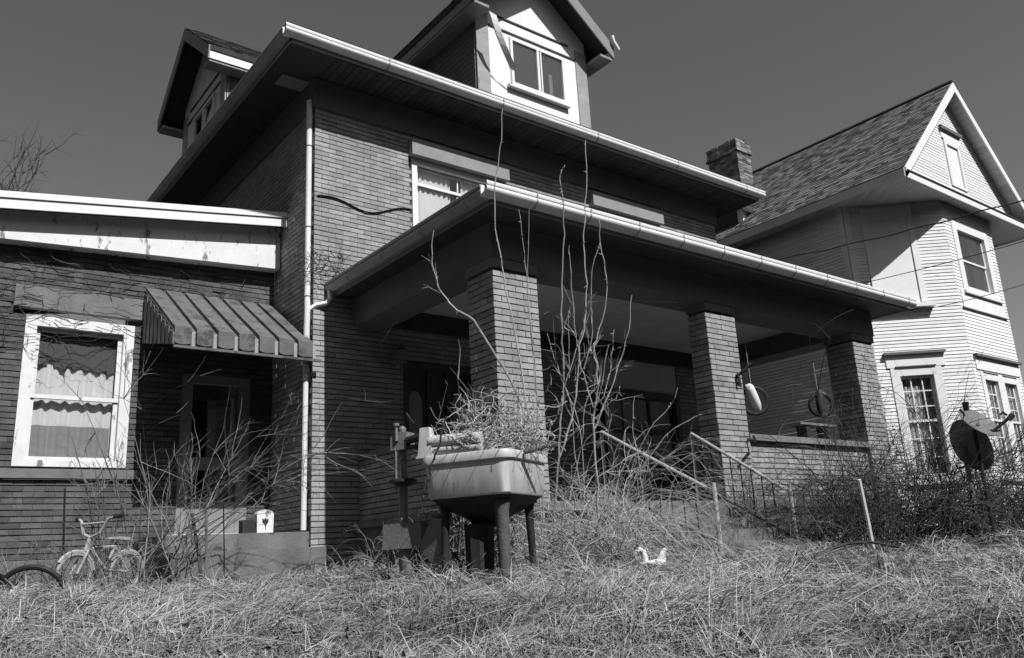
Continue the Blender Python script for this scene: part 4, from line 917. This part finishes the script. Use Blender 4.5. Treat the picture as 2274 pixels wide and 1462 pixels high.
cane('broken_cane', 'thick pale broken cane leaning away from brick column', [
    ([(1212, 1240), (1206, 1100), (1195, 1000), (1175, 940), (1150, 880), (1125, 830), (1095, 780), (1065, 732), (1045, 706), (1015, 690)], .017, .012),
    ([(1015, 690), (990, 662), (974, 640), (966, 610), (958, 565), (963, 512)], .010, .005)], 7.8)
cane('thin_whip', 'three thin whips rising before the dark porch window', [
    ([(1290, 1270), (1292, 1120), (1275, 1000), (1268, 900), (1240, 820), (1215, 740)], .006, .003), ([(1300, 1270), (1296, 1100), (1290, 960), (1262, 880), (1235, 800), (1228, 700)], .006, .003), ([(1255, 1270), (1262, 1120), (1290, 1000), (1300, 900), (1330, 850), (1338, 800)], .006, .003)], 6.9)
cane('leaning_whip', 'bare whips leaning across the porch handrail', [
    ([(1350, 1290), (1362, 1180), (1400, 1050), (1440, 960), (1490, 900), (1505, 860)], .006, .003), ([(1345, 1290), (1370, 1150), (1440, 1020), (1500, 950), (1560, 920)], .006, .003), ([(1420, 1280), (1430, 1150), (1418, 1020), (1405, 950), (1410, 880)], .006, .003), ([(1470, 1280), (1478, 1150), (1500, 1060), (1560, 1010)], .005, .002)], 6.4)
# dead vines heaped on the washer
def curls(mb, n, box, d0, d1, step, k, r, tw=.8, zb=None):
    for i in range(n):
        p = A(RS.uniform(box[0], box[2]), RS.uniform(box[1], box[3]), RS.uniform(d0, d1)); d = nv(); d /= np.linalg.norm(d); pts = []
        for j in range(RS.randint(k//2, k)):
            pts.append(p.copy()); d = d+nv()*tw*.5; d /= np.linalg.norm(d); p = p+d*step
            if zb is not None and p[2] < zb: p[2] = zb+.005; d[2] = abs(d[2])
        if len(pts) > 2: mb.tube(pts, r*RS.uniform(.5, 1.2), r*.4, n=3, caps=False, shade=RS.uniform(-1, 1))
t = thing('vine_heap', 'heap of pale dead vines piled on the washing machine tub', 'vine', (WC[0], WC[1], .6)); vm = MB()
curls(vm, 230, (1030, 945, 1205, 1000), 5.35, 5.75, .032, 14, .0042, .9, .63); curls(vm, 90, (1040, 880, 1200, 960), 5.5, 6.0, .035, 14, .004, .7, .63); curls(vm, 40, (1000, 930, 1060, 990), 5.4, 5.7, .03, 12, .004, .9, .65)
vm.build('stems', M['twig_pale'], t)
t = thing('draped_vine', 'dark dry vine hanging down the washing machine tub corner', 'vine', (WC[0], WC[1], .3)); vm = MB()
P = smooth([(992, 925), (975, 985), (962, 1020), (950, 1065), (938, 1100), (934, 1140)], 5.16)
vm.tube(P, .007, .004, n=5)
for q in P[4:]:
    for _ in range(3): vm.tube([q, q+nv()*.012], .004, .002, n=3)
vm.build('stem', M['twig_dark'], t)
# brambles
def bramble(label, px0, px1, d0, d1, n, L0, L1, mats, lean=0.0, sub=(4.5, 2), droop=.42, r=.006, group=None, spread=.5, zup=.0):
    bs = []
    for i in range(n):
        b = gpt(RS.uniform(px0, px1), RS.uniform(d0, d1)); b[2] += zup*RS.rand()
        bs.append((b, rw3*(RS.normal()*.5+lean)+fw3*RS.normal()*.3+np.array([0, 0, 1.0]), RS.uniform(L0, L1), r*RS.uniform(.6, 1.2)))
    return bush('bramble', label, 'bramble', bs, mats, group, sub=sub, droop=droop, wig=.13, spread=spread, lenf=.5)
bramble('pale tangled dead bramble filling the gap before the porch steps', 1225, 1420, 6.0, 7.2, 90, .6, 1.25, ('twig_pale', 'twig_pale'), .1, (10, 3.6), .5, .0045)
bramble('low thorny bramble growing under the porch handrails', 1400, 1640, 7.4, 8.9, 45, .25, .6, ('twig', 'twig'), .0, (9, 3), .5, .0045)
bramble('dark twiggy bramble growing up the porch foundation', 1640, 1850, 9.4, 10.2, 100, .5, 1.2, ('twig_dark', 'twig'), .0, (9, 3), .25, .0065, spread=.7)
bramble('tall dark bramble at the outer porch corner column', 1830, 2010, 8.5, 9.8, 95, .7, 1.75, ('twig_dark', 'twig_dark'), .1, (9, 3), .25, .0065, spread=.7)
bramble('arching dark bramble in front of the clapboard house corner', 2000, 2200, 8.4, 10.5, 95, .6, 1.5, ('twig_dark', 'twig_dark'), .4, (9, 2.5), .22, .007, spread=.6)
bramble('dense dark bramble under the paired clapboard house windows', 2120, 2420, 8.4, 10.0, 130, .4, 1.05, ('twig_dark', 'twig_dark'), -.2, (9, 3), .25, .0065, spread=.7)
bramble('thin weedy bramble growing behind the washing machine', 740, 900, 6.3, 7.4, 22, .25, .6, ('twig', 'twig'), 0, (5, 2))
bramble('wiry bramble in shade beneath the washing machine', 1000, 1250, 5.6, 6.2, 60, .4, .8, ('twig_pale', 'twig'), 0, (6, 2.5))
bramble('dry weedy bramble wound round the washing machine gear post', 850, 1000, 5.4, 6.0, 30, .2, .5, ('twig', 'twig'), 0, (5, 2))
bramble('sparse grey weeds growing through the child bicycle', 110, 330, 7.2, 7.7, 22, .25, .65, ('twig', 'twig'), 0, (5, 2))
bramble('low brown bramble along the foot of the brick wing', 20, 340, 8.6, 9.8, 60, .25, .7, ('twig_dark', 'twig'), 0, (7, 3))
# upright weeds beside the corner column
bs = []
for i in range(6):
    b = A(RS.uniform(1000, 1120), 990, 7.0); b[2] = float(gz(b[0], b[1])); bs.append((b, np.array([0, 0, 1])+rw3*RS.uniform(-.1, .05), RS.uniform(1.3, 1.75), .007))
bush('dry_weed', 'tall dry branching weeds standing beside the corner column', 'weed', bs, ('twig', 'twig'), sub=(5, 2), droop=.02, wig=.06, spread=.5, lenf=.25)
# far tree
tp = A(8, 900, 42); tz = float(gz(tp[0], tp[1])); TR = thing('bare_tree', 'distant leafless tree rising behind the wing roof', 'tree', (tp[0], tp[1], tz))
tm, cm = MB(), MB(); top = A(10, 430, 42)
tm.tube([(tp[0], tp[1], tz-.2), (tp[0]+.1, tp[1], tz+6), tuple(top-np.array([0, 0, 3]))], .28, .16, n=8); tm.build('trunk', M['twig_dark'], TR)
for i in range(15):
    grow([cm], 0, top-np.array([0, 0, RS.uniform(2.2, 4.5)]), rw3*RS.normal()*.5+np.array([0, 0, 1]), RS.uniform(3.0, 6.5), .055, (6, 4), .0, .10, .42, 7, .42)
cm.build('crown', M['twig_dark'], TR)
# ------------------------------------------------------------------ grass
def blades(name, label, N, s0, s1, h0, h1, lay, w0, mat, seed, tuft=0, cat='grass'):
    R = np.random.RandomState(seed)
    s = np.exp(R.uniform(math.log(s0), math.log(s1), N)); a = YAW+R.uniform(-.66, .64, N)
    x, y = s/np.cos(a-YAW)*np.sin(a), s/np.cos(a-YAW)*np.cos(a)
    if tuft:
        ci = R.randint(0, tuft, N); x, y = x[ci]+R.normal(size=N)*.035, y[ci]+R.normal(size=N)*.035; s = x*FWD[0]+y*FWD[1]
    else:
        pn = np.sin(x*3.7+2.1*np.sin(y*2.9+.4))*np.sin(y*4.1+1.7*np.sin(x*3.3))+.6*np.sin(x*8.9+2*np.sin(y*7.7))*np.sin(y*9.3+x)
        gone = R.rand(N) > np.clip(.75+.9*pn, .12, 1.0); x = np.where(gone, 1e6, x)
    keep = ~((x > 1e5) | ((x > 4.95) & (y > 6.65)) | (y > 11.1) | ((x > 4.3) & (y > 9.8)) | ((x > 2.7) & (x < 4.5) & (y > 9.45)) | ((x > 6.5) & (x < 8.25) & (y > 5.3)) | (x > 17.5))
    x, y, s = x[keep], y[keep], s[keep]; n = len(x); z = gz(x, y)
    clump = np.sin(x*3.1+1.7*np.sin(y*2.3))*np.sin(y*2.9+1.1*np.sin(x*2.7)); clump2 = np.sin(x*7.3+2*np.sin(y*5.1))*np.sin(y*6.7)
    big = np.sin(x*1.15+1.9*np.sin(y*.9+.5))*np.sin(y*1.05+1.3*np.sin(x*.8))
    L = R.uniform(h0, h1, n)*(1+.4*clump+.3*clump2)
    az = 1.2+1.5*np.sin(x*1.3+y*.7)+R.normal(size=n)*1.0
    tilt = np.clip(R.normal(lay, .35, n), .05, 1.75)                       # from upright
    bend = R.uniform(.3, 1.3, n)
    W = (w0+.00055*s)*R.uniform(.6, 1.3, n)
    dx, dy = np.cos(az), np.sin(az); tw = R.uniform(0, math.pi, n)
    P = [np.stack([x, y, z-.01], 1)]; th = tilt*.35
    for k in range(3):
        P.append(P[-1]+np.stack([dx*np.sin(th), dy*np.sin(th), np.cos(th)], 1)*(L/3)[:, None]); th = th+tilt*.45+bend*.25
        P[-1][:, 2] = np.maximum(P[-1][:, 2], gz(P[-1][:, 0], P[-1][:, 1])+.012+.03*R.rand(n))
    side = np.stack([-dy*np.cos(tw), dx*np.cos(tw), np.sin(tw)*.7], 1)
    v = np.zeros((n, 7, 3)); v[:, 0] = P[0]-side*W[:, None]*.5; v[:, 1] = P[0]+side*W[:, None]*.5
    v[:, 2] = P[1]-side*W[:, None]*.5; v[:, 3] = P[1]+side*W[:, None]*.5; v[:, 4] = P[2]-side*W[:, None]*.32; v[:, 5] = P[2]+side*W[:, None]*.32; v[:, 6] = P[3]
    me = bpy.data.meshes.new(name); me.vertices.add(n*7); me.vertices.foreach_set('co', v.reshape(-1).astype(np.float32))
    loops = np.array([0, 1, 3, 2, 2, 3, 5, 4, 4, 5, 6]); me.loops.add(n*11); me.loops.foreach_set('vertex_index', (loops[None]+7*np.arange(n)[:, None]).reshape(-1).astype(np.int32))
    me.polygons.add(n*3); ls = np.array([0, 4, 8])[None]+11*np.arange(n)[:, None]; me.polygons.foreach_set('loop_start', ls.reshape(-1).astype(np.int32))
    sh = np.clip(R.normal(-.05, .42, n)+.3*clump+.3*clump2+.25*big+.35*np.sin(x*3.7+2.1*np.sin(y*2.9+.4))*np.sin(y*4.1+1.7*np.sin(x*3.3)), -.97, 1.1); me.update(calc_edges=True)
    at_ = me.attributes.new('shade', 'FLOAT', 'FACE'); at_.data.foreach_set('value', np.repeat(sh, 3).astype(np.float32)); me.materials.append(M[mat])
    return tag(link(bpy.data.objects.new(name, me)), label, cat, None, 'stuff')
blades('matted_grass', 'long dry matted grass covering the front yard', 250000, 1.9, 13, .08, .29, 1.6, .0017, 'grass', 1)
blades('grass_tufts', 'coarse dry grass tufts rising out of the yard mat', 26000, 2.2, 11, .10, .26, 1.05, .0022, 'grass', 5, tuft=520)
blades('standing_grass', 'sparse taller dry grass stalks standing out of the yard', 2000, 2.2, 11.0, .10, .24, .7, .0017, 'grass', 2)
fs = MB()
for i in range(120):
    p = gpt(RS.uniform(-50, 2320), math.exp(RS.uniform(math.log(2.4), math.log(6.5)))); a = RS.uniform(0, 6.28); L = RS.uniform(.25, .7); tl = RS.uniform(.05, .5); pts = []
    for k in range(6):
        t_ = k/5*L; q = p+np.array([math.cos(a)*t_, math.sin(a)*t_, 0]); q[2] = max(p[2]+.04+t_*math.tan(tl)-t_*t_*.5, float(gz(q[0], q[1]))+.05); a += RS.normal()*.06; pts.append(q)
    fs.tube(pts, .0022, .0012, n=3, caps=False, shade=RS.uniform(-.6, 1))
tag(fs.build('fallen_stalks', M['twig_pale']), 'long pale fallen stalks lying across the yard grass', 'stalks', None, 'stuff')
def litter(N):
    R = np.random.RandomState(8); s = np.exp(R.uniform(math.log(2.2), math.log(9), N)); a = YAW+R.uniform(-.64, .62, N)
    x, y = s/np.cos(a-YAW)*np.sin(a), s/np.cos(a-YAW)*np.cos(a); k = ~(((x > 4.95) & (y > 6.6)) | (y > 9.4)); x, y = x[k], y[k]; n = len(x)
    z = gz(x, y)+R.uniform(.03, .10, n); c = np.stack([x, y, z], 1); u = R.normal(size=(n, 3)); u[:, 2] *= .5; u /= np.linalg.norm(u, axis=1)[:, None]; v = np.cross(u, R.normal(size=(n, 3))*.5+np.array([0, 0, 1])); v /= np.linalg.norm(v, axis=1)[:, None]
    l = R.uniform(.007, .018, n)[:, None]; wv = np.cross(u, v)*l*.35
    V = np.stack([c-u*l, c+v*l*.5+wv, c+u*l, c-v*l*.5+wv], 1).reshape(-1, 3)
    me = bpy.data.meshes.new('leaf_litter'); me.from_pydata(V.tolist(), [], np.arange(n*4).reshape(-1, 4).tolist()); me.materials.append(M['leaf'])
    at_ = me.attributes.new('shade', 'FLOAT', 'FACE'); at_.data.foreach_set('value', R.uniform(-1, 1, n).astype(np.float32))
    return tag(link(bpy.data.objects.new('leaf_litter', me)), 'dead brown leaves scattered through the yard grass', 'leaves', None, 'stuff')
M['leaf'] = gmat('dead_leaf', .10, .9, .3, 30, shade=.8)
litter(7000)
# ------------------------------------------------------------------ unseen wood added to block low sky light (it shows in the window panes)
def wood(N=52):
    R = np.random.RandomState(21); vs = []
    for i in range(N):
        a = 1.55+(2*math.pi-1.65)*((i+R.uniform(.1, .9))/N); d = R.uniform(20, 30); h = R.uniform(14.5, 18.5)*d/25; w_ = R.uniform(2.6, 3.6)
        c = np.array([d*math.sin(a), d*math.cos(a), -1.5]); k = 1200
        t = R.rand(k)**.8; rr = w_*(1-.55*t)*np.sqrt(R.rand(k)); th = R.uniform(0, 6.28, k)
        P = c+np.stack([rr*np.cos(th), rr*np.sin(th), .2+h*t], 1)
        n = R.normal(size=(k, 3)); n /= np.linalg.norm(n, axis=1)[:, None]; u = np.cross(n, [0, 0, 1.0]); u /= np.linalg.norm(u, axis=1)[:, None]+1e-6; v = np.cross(n, u); s = R.uniform(.3, .62, k)[:, None]
        vs.append(np.stack([P-u*s-v*s*.6, P+u*s-v*s*.6, P+u*s*.7+v*s*.6, P-u*s*.7+v*s*.6], 1).reshape(-1, 3))
    V = np.concatenate(vs); n = len(V)//4
    me = bpy.data.meshes.new('sky_blocking_wood'); me.from_pydata(V.tolist(), [], np.arange(n*4).reshape(-1, 4).tolist()); me.materials.append(M['evergreen'])
    return tag(link(bpy.data.objects.new('sky_blocking_wood', me)), 'dark evergreen wood added out of view to block low sky light', 'trees', None, 'stuff')
M['evergreen'] = gmat('evergreen', .04, .9, .3, 1.5)
wood()
